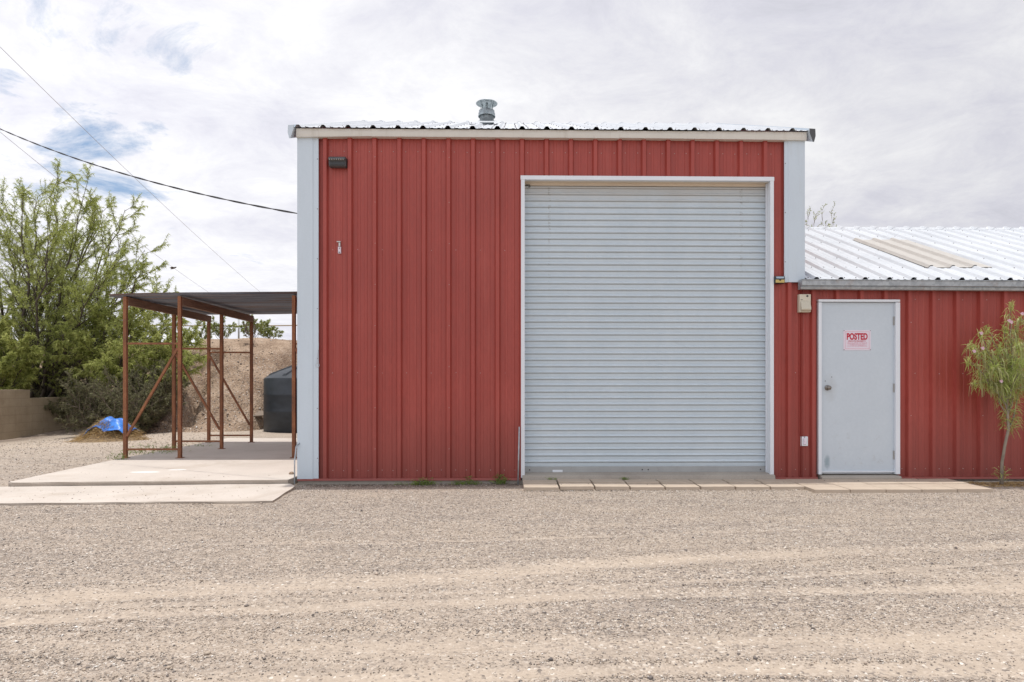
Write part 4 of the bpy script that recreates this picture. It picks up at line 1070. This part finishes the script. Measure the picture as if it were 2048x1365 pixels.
# ------------------------------------------------------------------ carport
ROWS = [2.30, 3.81, 5.19]; LX = WX(251, 2.30); LX2 = WX(360, 2.30); GX = WX(588, 2.30); GX2 = GX+.70
cp = thing('carport', 'open carport of rusty square posts and old corrugated sheeting over the concrete slab', 'carport', (LX, ROWS[0], 0))
def sq(mb, a, b, w):
    a, b = Vector(a), Vector(b); d = (b-a).normalized(); s_ = d.cross(Vector((0, 1, 0))).normalized()*w/2; u = Vector((0, w/2, 0))
    vs = [a-s_-u, a+s_-u, a+s_+u, a-s_+u, b-s_-u, b+s_-u, b+s_+u, b-s_+u]
    mb.add(vs, [(3, 2, 1, 0), (4, 5, 6, 7), (0, 1, 5, 4), (1, 2, 6, 5), (2, 3, 7, 6), (3, 0, 4, 7)])
HT = 2.49
for ri, Y in enumerate(ROWS):
    for (xa, xb, flip) in ((LX, LX2, ri == 0), (GX, GX2, False)):
        for x in (xa, xb):
            top = HT-.005+.01*(x-LX) if ri == 0 else 2.36
            mb = MB(); sq(mb, (x, Y, .004), (x, Y, top), .052); po = mb.build('post', M_rust, cp, .003)
            mb = MB(); mb.box(x-.05, x+.05, Y-.05, Y+.05, .0005, .008)
            dome(mb, x+.035, Y-.035, .008, .008, 0, 'Z'); mb.build('foot_plate', M_rust, po)
        for z in (.135, 1.765):
            mb = MB(); sq(mb, (xa+.0262, Y, z), (xb-.0262, Y, z), .030); mb.build('rail', M_rust, cp, .002)
        mb = MB(); a_, b_ = ((xa+.03, Y-.012, .34), (xb-.03, Y-.012, 1.69)) if flip else ((xb-.03, Y-.012, .34), (xa+.03, Y-.012, 1.69))
        sq(mb, a_, b_, .034); mb.build('brace', M_rust, cp, .002)
for x in (LX, LX2, GX, GX2):
    mb = MB(); mb.box(x-.030, x+.030, ROWS[0]+.03, ROWS[2]+.05, 2.362, 2.486); mb.build('beam', M_beam, cp, .004)
mb = MB(); cw = .30; x0, x1 = WX(219, 2.25), -2.66; y0, y1 = 2.22, 5.52; n = int((y1-y0)/cw*18); rows = []
for i in range(n+1):
    y = y0+(y1-y0)*i/n; rows.append((y, (.020*max(0, math.cos(2*math.pi*(y-y0)/cw)*1.9-.9)+.006*math.cos(6*math.pi*(y-y0)/cw))))
xs = [x0+(x1-x0)*k/12 for k in range(13)]
for lay, dz in ((0, 0), (1, .0015)):
    vs = []
    for k, x in enumerate(xs):
        for y, h in rows:
            t = (x-x0)/(x1-x0); s_ = (y-y0)/(y1-y0)
            vs.append((x, y, 2.500+.045*t+.035*s_+h+dz+.008*noise.noise((x*1.1, y*1.1, 4))+(.03*max(0, .12-t)/.12*(1 if s_ < .4 else 0))*-.5))
    m = len(rows); mb.add(vs, [(c*m+i, c*m+i+1, (c+1)*m+i+1, (c+1)*m+i) for c in range(12) for i in range(m-1)], 0, True)
mb.build('roof_sheet', M_sheet, cp)

# ------------------------------------------------------------------ water tank
tc_ = (WX(533, 9.4)+1.22, 9.4, -.04)
tank = thing('water_tank', 'black plastic water tank with domed top standing behind the workshop', 'water tank', tc_)
mb = MB(); mb.lathe(tc_, [(0, 0), (1.2, 0), (1.22, .03), (1.222, .5), (1.228, .52), (1.222, .54), (1.22, .9), (1.228, .92), (1.22, .94), (1.22, 1.30), (1.205, 1.335)], 56); mb.build('body', M_tank, tank)
mb = MB(); mb.lathe(tc_, [(1.206, 1.334), (1.17, 1.36), (.85, 1.51), (.45, 1.66), (.26, 1.70), (.25, 1.76), (0, 1.78)], 56)
for k in range(8):
    t = R(22+45*k); d = Vector((math.cos(t), math.sin(t), 0)); s_ = Vector((-d.y, d.x, 0))*.05; c = Vector(tc_)
    vs = [c+d*.5+s_+Vector((0, 0, 1.64)), c+d*.5-s_+Vector((0, 0, 1.64)), c+d*1.13-s_*1.2+Vector((0, 0, 1.37)), c+d*1.13+s_*1.2+Vector((0, 0, 1.37)),
          c+d*.55+s_*.5+Vector((0, 0, 1.67)), c+d*.55-s_*.5+Vector((0, 0, 1.67)), c+d*1.08-s_*.6+Vector((0, 0, 1.445)), c+d*1.08+s_*.6+Vector((0, 0, 1.445))]
    mb.add(vs, [(4, 5, 6, 7), (0, 1, 5, 4), (1, 2, 6, 5), (2, 3, 7, 6), (3, 0, 4, 7)])
mb.build('dome', M_tank, tank)

# ------------------------------------------------------------------ block wall
BX = -12.0
mb = MB(); f = lambda px: BX/WX(px, 1-CD)-CD
Y1, Y2, Y3 = f(60), f(145), f(190)
for (ya, yb, zt) in ((1.5, Y1, 1.01), (Y1, Y2, .80), (Y2, Y3, .60)): mb.box(BX-.2, BX, ya+.0015, yb, -.5, zt)
o = tag(recenter(mb.build('block_wall', M_block, None, .008), (BX-.1, 6, -.2)), 'low tan concrete block wall stepping down towards the straw heap', 'wall')

# ------------------------------------------------------------------ straw heap and tarp
M_mulch = wood('rotting_straw', (.13, .085, .045), (.30, .21, .11), (6, 2, 2))
hc = P(222, 877, 6.3); hc.z = ground_z(hc.x, hc.y)
def heap_z(u, v):
    r2 = (u/.56)**2+(v/.42)**2; lump = .06*fbm(u*3, v*3, 2)
    return max(-.08, -.05+.46*math.exp(-r2*1.1-.35*(u < 0)*(-u/.6))+lump*math.exp(-r2))
heap = thing('straw_heap', 'heap of old yellow straw lying on the dirt under a blue tarp', 'straw heap', hc)
mb = MB(); n = 30; vs = []
for j in range(n+1):
    for i in range(n+1):
        u, v = -1.0+2.0*i/n, -.7+1.4*j/n; vs.append((hc.x+u, hc.y+v, hc.z+heap_z(u, v)-.03))
mb.add(vs, [(j*(n+1)+i, j*(n+1)+i+1, (j+1)*(n+1)+i+1, (j+1)*(n+1)+i) for j in range(n) for i in range(n)], 0, True); mb.build('mound', M_mulch, heap)
pp, dd = [], []
for _ in range(7000):
    u, v = random.gauss(-.04, .27), random.gauss(0, .16)
    if abs(u) > 1 or abs(v) > .68: continue
    pp.append((hc.x+u, hc.y+v, hc.z+heap_z(u, v)-.02+rnd(0, .03))); dd.append((random.gauss(0, 1), random.gauss(-.2, .8), rnd(-.35, .5)))
leaves('straw', pp, dd, np.random.uniform(.08, .2, len(pp)), .007, M_straw, heap, .2)
mb = MB(); n = 34; vs = []
for j in range(n+1):
    for i in range(n+1):
        s_, t = i/n, j/n; u = -.42+.90*s_; v = -.30+.55*t+.05*math.sin(s_*7)
        z = heap_z(u*.95, v)+.075+.045*fbm(u*5, v*6, 9)+.03*math.sin(u*11+v*5)+.01*s_
        vs.append((hc.x+u, hc.y+v-.04*s_, hc.z+z-(.06*(1-sst(s_, 0, .25)))))
mb.add(vs, [(j*(n+1)+i, j*(n+1)+i+1, (j+1)*(n+1)+i+1, (j+1)*(n+1)+i) for j in range(n) for i in range(n)], 0, True)
o = mb.build('tarp', M_tarp); sm = o.modifiers.new('thick', 'SOLIDIFY'); sm.thickness = .004
tag(recenter(o, hc+Vector((.1, -.1, .3))), 'crumpled bright blue tarp thrown over the straw heap', 'tarp')

# ------------------------------------------------------------------ plants
def limb_path(a, b, n=8, up=.35, wob=.05):
    a, b = Vector(a), Vector(b); L_ = (b-a).length; pts = []
    for i in range(n+1):
        t = i/n; p = a.lerp(b, t); p.z += L_*up*math.sin(math.pi*t)*(.35)
        if 0 < i < n: p += Vector((rnd(-1, 1), rnd(-1, 1), rnd(-.6, .6)))*L_*wob*.5
        pts.append(p)
    return pts
def sub_branch(p, d, L_, n=5, curve=(0, 0, .5), wob=.12):
    pts = [p]; d = d.normalized()
    for i in range(n):
        d = (d+Vector(curve)*.12+Vector((rnd(-1, 1), rnd(-1, 1), rnd(-1, 1)))*wob).normalized(); pts.append(pts[-1]+d*L_/n)
    return pts
def tree(label, base, tips, r0, leafm, barkm, name='tree', cat='tree', sub=9, twigs=6, leaf=(.06, .13), lw=.014, per=5, sublen=.34, start=.3, droop=-.25, group=None, spread=.5, sides=5, trunkname='trunk', crownname='crown'):
    t0 = thing(name, label, cat, base, group); mb = MB(); LP, LD = [], []
    base = Vector(base)
    def leafy(pts, k0=0):
        for i in range(max(1, k0), len(pts)):
            a, b = pts[i-1], pts[i]
            for _ in range(per):
                q = a.lerp(b, random.random()); d = (b-a).normalized()+Vector((rnd(-1, 1), rnd(-1, 1), rnd(-1, .8)))*.9+Vector((0, 0, droop))
                LP.append(q); LD.append(d)
    for (tip, fork) in tips:
        tip = Vector(tip); f0 = base+Vector((rnd(-.12, .12), rnd(-.12, .12), 0))
        pts = limb_path(f0, tip, 9, up=fork); L_ = (tip-f0).length
        n = len(pts); mb.tube(pts, [r0*(1-.93*(i/(n-1))**.7) for i in range(n)], sides)
        for s in range(sub):
            t = start+(1-start)*((s+random.random())/sub); k = min(n-2, int(t*(n-1))); p = pts[k].lerp(pts[k+1], t*(n-1)-k)
            ax = (pts[k+1]-pts[k]).normalized(); rv = Vector((rnd(-1, 1), rnd(-1, 1), rnd(-.5, .8))); rv = (rv-ax*rv.dot(ax)).normalized()
            sl = L_*sublen*(1.15-t*.75)*rnd(.7, 1.25)
            sp_ = sub_branch(p, ax+rv*rnd(.5, 1.0)*spread*2, sl, 6, (0, 0, .6)); rb = r0*.30*(1.05-t)+.006
            mb.tube(sp_, [rb*(1-.8*i/6) for i in range(7)], 4); leafy(sp_, 3)
            for w in range(twigs):
                tt_ = .25+.75*(w+random.random())/twigs; kk = min(5, int(tt_*6)); q = sp_[kk].lerp(sp_[kk+1] if kk < 6 else sp_[kk], tt_*6-kk) if kk < 6 else sp_[6]
                ax2 = (sp_[min(6, kk+1)]-sp_[kk]).normalized(); rv = Vector((rnd(-1, 1), rnd(-1, 1), rnd(-.7, .7)))
                tw = sub_branch(q, ax2+rv*.8, sl*rnd(.25, .5), 4, (0, 0, droop*1.2), .15)
                mb.tube(tw, [.0055, .005, .004, .003, .002], 3, cap=False); leafy(tw, 0)
        leafy(pts, n-2)
    mb.build(trunkname, barkm, t0)
    leaves(crownname, LP, LD, np.random.uniform(leaf[0], leaf[1], len(LP)), lw, leafm, t0)
    return t0
# the big mesquite behind the block wall
MY = 11.0
mbse = Vector((WX(58, MY), MY, -.1))
tp = [(118, 352, 0), (75, 392, .8), (45, 398, -.9), (172, 375, -.6), (205, 420, .9), (250, 420, 0), (242, 480, -1.0), (290, 500, .8), (318, 535, -.4), (335, 580, .5), (310, 610, -1.2),
      (10, 408, .6), (225, 465, .4), (190, 430, -.3), (140, 430, .9), (95, 440, -.5), (60, 455, .7), (275, 560, .3), (-40, 420, -.5), (-110, 440, .3), (-190, 500, -.6), (-260, 560, .5), (150, 480, 1.6), (100, 470, -1.7), (30, 480, 1.8), (200, 560, -1.8), (345, 640, .2), (270, 650, 1.2)]
tips = []
for px, py, dy in tp: tips.append((P(px, py, MY+dy), rnd(-.12, .3) if px > 150 else rnd(-.05, .15)))
tree('tall feathery mesquite tree with wide fanning crown behind the block wall', mbse, tips, .085, M_mesq, M_bark, 'mesquite_tree', 'tree', 18, 8, (.04, .10), .0108, 10, .24, .20, -.5)
# lower lime green tree sweeping right behind the carport posts
b2 = Vector((WX(245, 10.6), 10.6, .8))
tips = [(P(px, py, 10.6+dy), rnd(0, .3)) for px, py, dy in ((300, 620, 0), (350, 640, -.8), (385, 668, .3), (398, 705, -.8), (375, 735, -1.2), (340, 755, -1.6), (290, 735, -1.6), (240, 650, .5), (200, 640, -.6), (170, 690, -1.2), (215, 745, -1.8), (330, 690, -1.4), (150, 660, -.8), (130, 700, -1.2), (185, 620, 0), (255, 700, -1.9), (190, 730, -1.9), (300, 765, -1.9), (270, 625, -1.0))]
tree('low bright green tree sweeping right behind the rusty carport posts', b2, tips, .05, M_lime, M_bark, 'palo_verde_tree', 'tree', 10, 7, (.06, .13), .020, 6, .38, .25, -.25)
# yellow-green shrub at the left edge over the wall
b3 = Vector((WX(-25, 9.2), 9.2, -.2))
tips = [(P(px, py, 9.2+dy), rnd(0, .2)) for px, py, dy in ((-10, 650, 0), (20, 668, .3), (42, 690, -.3), (58, 722, -.2), (45, 748, .3), (10, 735, -.5), (-40, 655, .3), (-70, 680, -.2), (5, 700, .5))]
tree('dense yellow green shrub leaning over the block wall at the left edge', b3, tips, .03, M_lime, M_bark, 'shrub', 'shrub', 12, 8, (.06, .12), .020, 9, .36, .3, -.1)
# tangle of olive and dead brush on the bank
for i, (px, py, Y, w, h, mm, lab) in enumerate([
    (60, 800, 10.0, 75, 75, M_brush, 'olive green bush spilling over the second step of the block wall'),
    (150, 850, 12.2, 75, 130, M_brush, 'dark olive thicket directly behind the end of the block wall'),
    (205, 856, 8.6, 62, 125, M_brush, 'dark tangled thicket rising behind the blue tarp'),
    (262, 862, 8.0, 50, 120, M_brush, 'olive brush on the bank just right of the blue tarp'),
    (312, 848, 8.8, 48, 130, M_brush, 'dull green bush on the bank behind the first rusty brace'),
    (338, 800, 10.4, 22, 90, M_creo, 'yellowish bush on the bank behind the first rusty post pair'),
    (110, 790, 12.5, 90, 110, M_brush, 'tall dark thicket under the mesquite crown behind the block wall')]):
    b = P(px, py, Y); b.z = max(ground_z(b.x, b.y), berm_z(b.x, b.y))-.05
    m_ = (Y+CD)/FPX; tips = []
    for k in range(22):
        t = rnd(-1, 1); tips.append((b+Vector((t*w*m_, rnd(-.6, .6), (h*m_)*rnd(.2, 1.05)*(1-.35*t*t))), rnd(-.2, .4)))
    tree(lab, b, tips, .018, mm, M_twig, 'bush', 'bush', 9, 6, (.04, .09), .014, 3, .42, .10, -.1, group='brush on the bank beyond the block wall', sides=4, trunkname='stems', crownname='foliage')
# dead bare brush mass
db = P(215, 800, 9.4); db.z = .2; mb = MB()
for _ in range(900):
    yy = rnd(8.6, 12.5); p = Vector((WX(rnd(210, 335), yy), yy, rnd(-.1, .8))); d = Vector((rnd(-1, 1), rnd(-.5, .3), rnd(.1, 1)))
    s_ = sub_branch(p, d, rnd(.4, 1.0), 6, (0, 0, -.5), .25); mb.tube(s_, [.009, .008, .007, .006, .005, .004, .003], 3, cap=False)
o = tag(recenter(mb.build('dead_brush', M_twig), db), 'grey tangle of dead bare branches under the mesquite tree', 'brush'); o['kind'] = 'stuff'
# bushes on top of the berm
for i, (px, py, Y, w, h, lab) in enumerate([(395, 690, 14.0, 34, 42, 'leafy green bush on the berm crest between the left carport posts'), (448, 688, 14.6, 36, 40, 'leafy green bush on the berm crest left of the pale pole'),
    (503, 686, 14.0, 26, 42, 'tall green bush on the berm crest just right of the pale pole'), (540, 686, 14.6, 26, 30, 'small low green bush on the berm crest nearest the building')]):
    b = P(px, py, Y); b.z = berm_z(b.x, b.y)-.05; m_ = (Y+CD)/FPX
    tips = [(b+Vector((rnd(-1, 1)*w*m_, rnd(-.4, .4), h*m_*rnd(.55, 1.1)+.1)), rnd(-.3, .1)) for k in range(10)]
    tree(lab, b, tips, .010, M_creo, M_twig, 'bush', 'bush', 6, 4, (.04, .08), .020, 2, .36, .3, .1, group='bushes on the berm crest', sides=3, trunkname='stems', crownname='foliage')
b = P(508, 712, 12.2); b.z = berm_z(b.x, b.y); tips = [(b+Vector((rnd(-.35, .1), rnd(-.2, .2), rnd(.3, .75))), 0) for k in range(4)]
tree('dead brown weed stalk leaning on the berm face below the crest', b, tips, .008, M_twig, M_twig, 'dead_weed', 'weed', 4, 2, (.03, .06), .03, 1, .3, .3, 0, sides=3, trunkname='stems', crownname='seed_heads')
# tree top behind the wing
b = P(1636, 452, 14); base = Vector((b.x, 14, 0)); tips = [(P(px, py, 14+dy), .02) for px, py, dy in ((1618, 425, 0), (1632, 428, .3), (1645, 420, -.2), (1662, 416, .2), (1655, 440, .3), (1624, 445, 0), (1668, 448, .1))]
tree('sparse thin tree top showing above the white roof ridge', base, tips, .035, M_creo, M_twig, 'sapling', 'tree', 6, 2, (.05, .09), .022, 1, .10, .78, .2, sides=4)

# desert willow at the right edge
wb = P(2003, 963, -.30); wb.z = ground_z(wb.x, wb.y)-.01
will = thing('desert_willow', 'young willow with drooping narrow leaves and pale pods against the red wing', 'tree', wb)
mb = MB(); LP, LD, PP, PD, FPp = [], [], [], [], []
trunk = [wb, P(2004, 925, -.30), P(2010, 890, -.32), P(2017, 858, -.33), P(2015, 832, -.34), P(2014, 805, -.34), P(2020, 780, -.34)]
mb.tube(trunk, [.022, .017, .016, .015, .015, .013, .011], 8)
mb.tube([trunk[3], P(2026, 840, -.30), P(2034, 800, -.28), P(2040, 760, -.25)], [.011, .01, .009, .006], 6)
ends = [(1942, 690, -.35), (1936, 722, -.4), (1950, 768, -.3), (1975, 660, -.3), (2022, 612, -.3), (2040, 640, -.2), (2062, 625, -.3), (2080, 660, -.35), (1960, 668, -.35), (1948, 700, -.4), (1972, 700, -.2), (1985, 735, -.45), (1960, 745, -.3), (2000, 700, -.4), (2035, 690, -.5), (2060, 705, -.4), (2090, 730, -.3), (2010, 660, -.3), (1998, 765, -.4), (2050, 750, -.2), (2030, 660, -.15), (2080, 780, -.4), (2020, 720, -.3), (2045, 725, -.55), (2005, 735, -.2)]
for (px, py, Y) in ends:
    st = random.choice(trunk[4:]+[trunk[6]]*3); e = P(px, py, Y); pth = limb_path(st, e, 7, .30, .08)
    mb.tube(pth, [.007*(1-.8*i/7)+.001 for i in range(8)], 5)
    for i in range(2, 8):
        for _ in range(17):
            q = pth[i-1].lerp(pth[i], random.random())+Vector((rnd(-.04, .04), rnd(-.05, .05), rnd(-.05, .03)))
            LP.append(q); LD.append(Vector((rnd(-1, 1), rnd(-1, 1), rnd(-.9, .9)))+Vector((0, 0, -.15)))
    for _ in range(26):
        d = Vector((rnd(-.5, .5), rnd(-.5, .5), 1)); LP.append(e+Vector((rnd(-.02, .02), rnd(-.02, .02), rnd(-.08, .02)))); LD.append(d)
    for _ in range(5):
        q = pth[random.randint(3, 7)]+Vector((rnd(-.03, .03), rnd(-.03, .03), 0)); d0 = Vector((rnd(-1, 1), rnd(-1, .3), .5)).normalized(); L_ = rnd(.13, .26)
        for k in range(random.randint(2, 5)):
            dv = (d0+Vector((rnd(-.4, .4), rnd(-.4, .4), 0))).normalized()
            p1 = q+dv*.03; p2 = p1+dv*.03+Vector((0, 0, -L_*.35)); p3 = p2+dv*.01+Vector((0, 0, -L_*.6))
            PP.append((q, p1, p2, p3))
for k in range(40):
    q = P(rnd(1995, 2012), rnd(935, 962), -.3+rnd(-.05, .05)); LP.append(q); LD.append(Vector((rnd(-1, 1), rnd(-1, 1), rnd(0, 1))))
for k in range(260):
    q = P(rnd(2004, 2035), rnd(785, 860), -.3+rnd(-.08, .08)); LP.append(q); LD.append(Vector((rnd(-1, 1), rnd(-1, 1), rnd(-.8, .6))))
mb.build('trunk', M_wbark, will)
leaves('foliage', LP, LD, np.random.uniform(.06, .13, len(LP)), .0072, M_willow, will, .35)
mb = MB()
for pth in PP: mb.tube(list(pth), [.0018, .0024, .0026, .0012], 4, cap=False)
mb.build('seed_pods', M_pod, will)
for (px, py) in ((1948, 703), (1965, 697), (2018, 642), (2002, 763), (1962, 667), (2022, 645), (2044, 628)):
    c = P(px, py, -.48); mb = MB()
    for k in range(5):
        t = k*1.257; d = Vector((math.cos(t), -.5, math.sin(t)))*.022; s_ = Vector((-math.sin(t), 0, math.cos(t)))*.011
        mb.add([c, c+d*.6+s_, c+d, c+d*.6-s_], [(0, 1, 2, 3)])
    mb.tube([c+Vector((0, .03, .01)), c], [.003, .009], 6); mb.build('flower', M_petal, will)
# mulch under the willow
pp, dd = [], []
for _ in range(1700):
    x, y = rnd(5.55, 7.4), rnd(-.45, -.07)
    pp.append((x, y, ground_z(x, y)+rnd(0, .012))); dd.append((rnd(-1, 1), rnd(-1, 1), rnd(-.05, .15)))
o = leaves('leaf_litter', pp, dd, np.random.uniform(.03, .08, len(pp)), .006, M_straw); o['kind'] = 'stuff'; tag(o, 'dry tan leaf litter spread on the ground under the willow', 'litter')
pp, dd = [], []
for _ in range(1500):
    x = rnd(XL+.1, RX0); y = -abs(random.gauss(0, .09))-.0
    pp.append((x, y, ground_z(x, y)+rnd(.0, .01))); dd.append((rnd(-1, 1), rnd(-1, 1), rnd(-.05, .2)))
o = leaves('twig_litter', pp, dd, np.random.uniform(.015, .05, len(pp)), .005, M_twig); o['kind'] = 'stuff'; tag(o, 'grey twig litter blown against the foot of the red wall', 'litter')

# weeds
def weed(px, Y, h, w, n, label, group=None):
    x = WX(px, Y); z = ground_z(x, Y) if Y < 2 or x < -6.2 else 0
    if label.find('sill') > 0: z = -.02
    pp, dd, ll = [], [], []
    for _ in range(n):
        u = random.gauss(0, w*.4); pp.append((x+u, Y+random.gauss(0, w*.2), z)); dd.append((u*3+random.gauss(0, .3), random.gauss(0, .3), 1)); ll.append(rnd(.3, 1)*h)
    for _ in range(n*2):
        u = random.gauss(0, w*.4); hh = rnd(.1, .8)*h; pp.append((x+u, Y+random.gauss(0, w*.2), z+hh)); dd.append((rnd(-1, 1), rnd(-1, 1), rnd(-.2, .8))); ll.append(rnd(.25, .5)*h)
    o = leaves('weed', pp, dd, ll, .006+h*.02, M_weed); recenter(o, (x, Y, z)); tag(o, label, 'weed', group)
GW = 'green weeds along the foundation'
weed(848, -.06, .10, .18, 60, 'largest green weed tuft at the foot of the red wall', GW)
weed(832, -.05, .06, .10, 24, 'small weed tuft just left of the largest one at the wall foot', GW)
weed(800, -.05, .05, .12, 16, 'faint low weed at the wall foot nearest the left corner', GW)
weed(919, -.06, .07, .10, 34, 'round weed clump at the wall foot midway to the roll-up door', GW)
weed(949, -.06, .065, .09, 34, 'weed clump at the wall foot third from the roll-up door', GW)
weed(936, -.04, .14, .05, 9, 'thin upright weed stalk between two clumps at the wall foot', GW)
weed(1001, -.05, .15, .09, 34, 'tall wispy weed at the wall foot left of the roll-up door', GW)
weed(1249, -.09, .035, .05, 40, 'bright green sprig growing in front of the roll-up door sill')
weed(1102, -.07, .035, .10, 20, 'dull little weed at the left end of the roll-up door sill')
GS = 'weeds along the left edge of the slab'
for px, Y, h, w, lab in ((300, 3.1, .26, .45, 'largest weed patch behind the first rusty bottom rail'), (338, 3.3, .2, .25, 'weed patch at the slab edge near the second post'), (395, 4.3, .08, .5, 'low weed strip between the second post pair'),
                         (238, 2.1, .14, .15, 'little weed at the slab edge left of the first post'), (210, 1.2, .08, .15, 'tiny weed on the gravel beside the slab edge'), (265, 2.8, .12, .3, 'small weed just behind the first rusty post')):
    weed(px, Y, h*.8, w, 24, lab, GS)

# ------------------------------------------------------------------ wires
def wire(name, label, pts, r, m, cat='wire', twist=False):
    mb = MB()
    if not twist: mb.tube(pts, r, 6)
    else:
        for ph in (0, math.pi):
            L_ = 0; out = []
            for i, p in enumerate(pts):
                if i: L_ += (p-pts[i-1]).length
                t = L_*7+ph; out.append(p+Vector((math.sin(t)*.25, math.cos(t), math.sin(t)))*r*.95)
            mb.tube(out, r, 5)
    o = mb.build(name, m); return tag(recenter(o, pts[0]), label, cat)
def span(a, b, sag, n=40, run=14):
    out = [a.lerp(b, i/n)+Vector((0, 0, -4*sag*(i/n)*(1-i/n))) for i in range(n+1)]
    if run: d = (out[-1]-out[-2]).normalized(); out += [out[-1]+d*run*k/8 for k in range(1, 9)]      # on towards its pole
    return out
a_, b_ = P(595.5, 427.5, .04), P(-160, 176, 5.5)
wire('power_cable', 'thick black twisted power cable running to the upper left building corner', span(a_, b_, .30, 400), .0062, M_cable, 'cable', True)
a_, b_ = P(545, 605, 50), P(-60, 35, 14)
wire('overhead_wire', 'thin upper wire crossing the sky steeply behind the black cable', span(a_, b_, .30), .009, M_thin)
a_, b_ = P(440, 600, 50), P(-60, 215, 18)
wire('overhead_wire', 'thin lower wire descending behind the tree top with a bird nearby', span(a_, b_, .30), .009, M_thin)
a_, b_ = P(760, 646, 15), P(180, 647, 15)
wire('pipe_rail', 'long thin tan pipe running level above the berm behind the carport', span(a_, b_, .10, run=6), .022, M_wiretan, 'pipe')
q = P(477.5, 638, 15.2); zb_ = berm_z(q.x, 15.2)-.1
mb = MB(); mb.tube([(q.x, 15.2, zb_), (q.x, 15.2, q.z)], .030, 10); mb.box(q.x-.035, q.x+.035, 15.165, 15.235, q.z, q.z+.02)
tag(recenter(mb.build('pole', M_pole), (q.x, 15.2, zb_)), 'slim pale metal pole standing among bushes on the berm crest', 'pole')
q = P(144.5, 808, 10.9); mb = MB(); mb.tube([(q.x, 10.9, -.1), (q.x, 10.9, WZ(762, 10.9, 145))], .022, 8); tag(recenter(mb.build('fence_post', M_pole), (q.x, 10.9, -.1)), 'thin grey post standing behind the last step of the block wall', 'post')
# flying bird
bq = P(347.5, 536.5, 20); mb = MB()
d = Vector((.9, .1, .35)).normalized()
mb.tube([bq-d*.13, bq-d*.08, bq, bq+d*.06, bq+d*.09, bq+d*.12], [.012, .025, .038, .028, .026, .004], 8)
up = Vector((0, 0, 1))
for s_ in (-1, 1):
    sd_ = Vector((0, s_, 0)); mb.add([bq+d*.05, bq-d*.05, bq-d*.12+sd_*.13+up*.02, bq-d*.02+sd_*.10+up*.05, bq+d*.035+sd_*.02+up*.015], [(0, 1, 2, 3, 4)])
tag(recenter(mb.build('bird', M_bark), bq), 'small dark bird in the air close to the lower thin wire', 'bird')
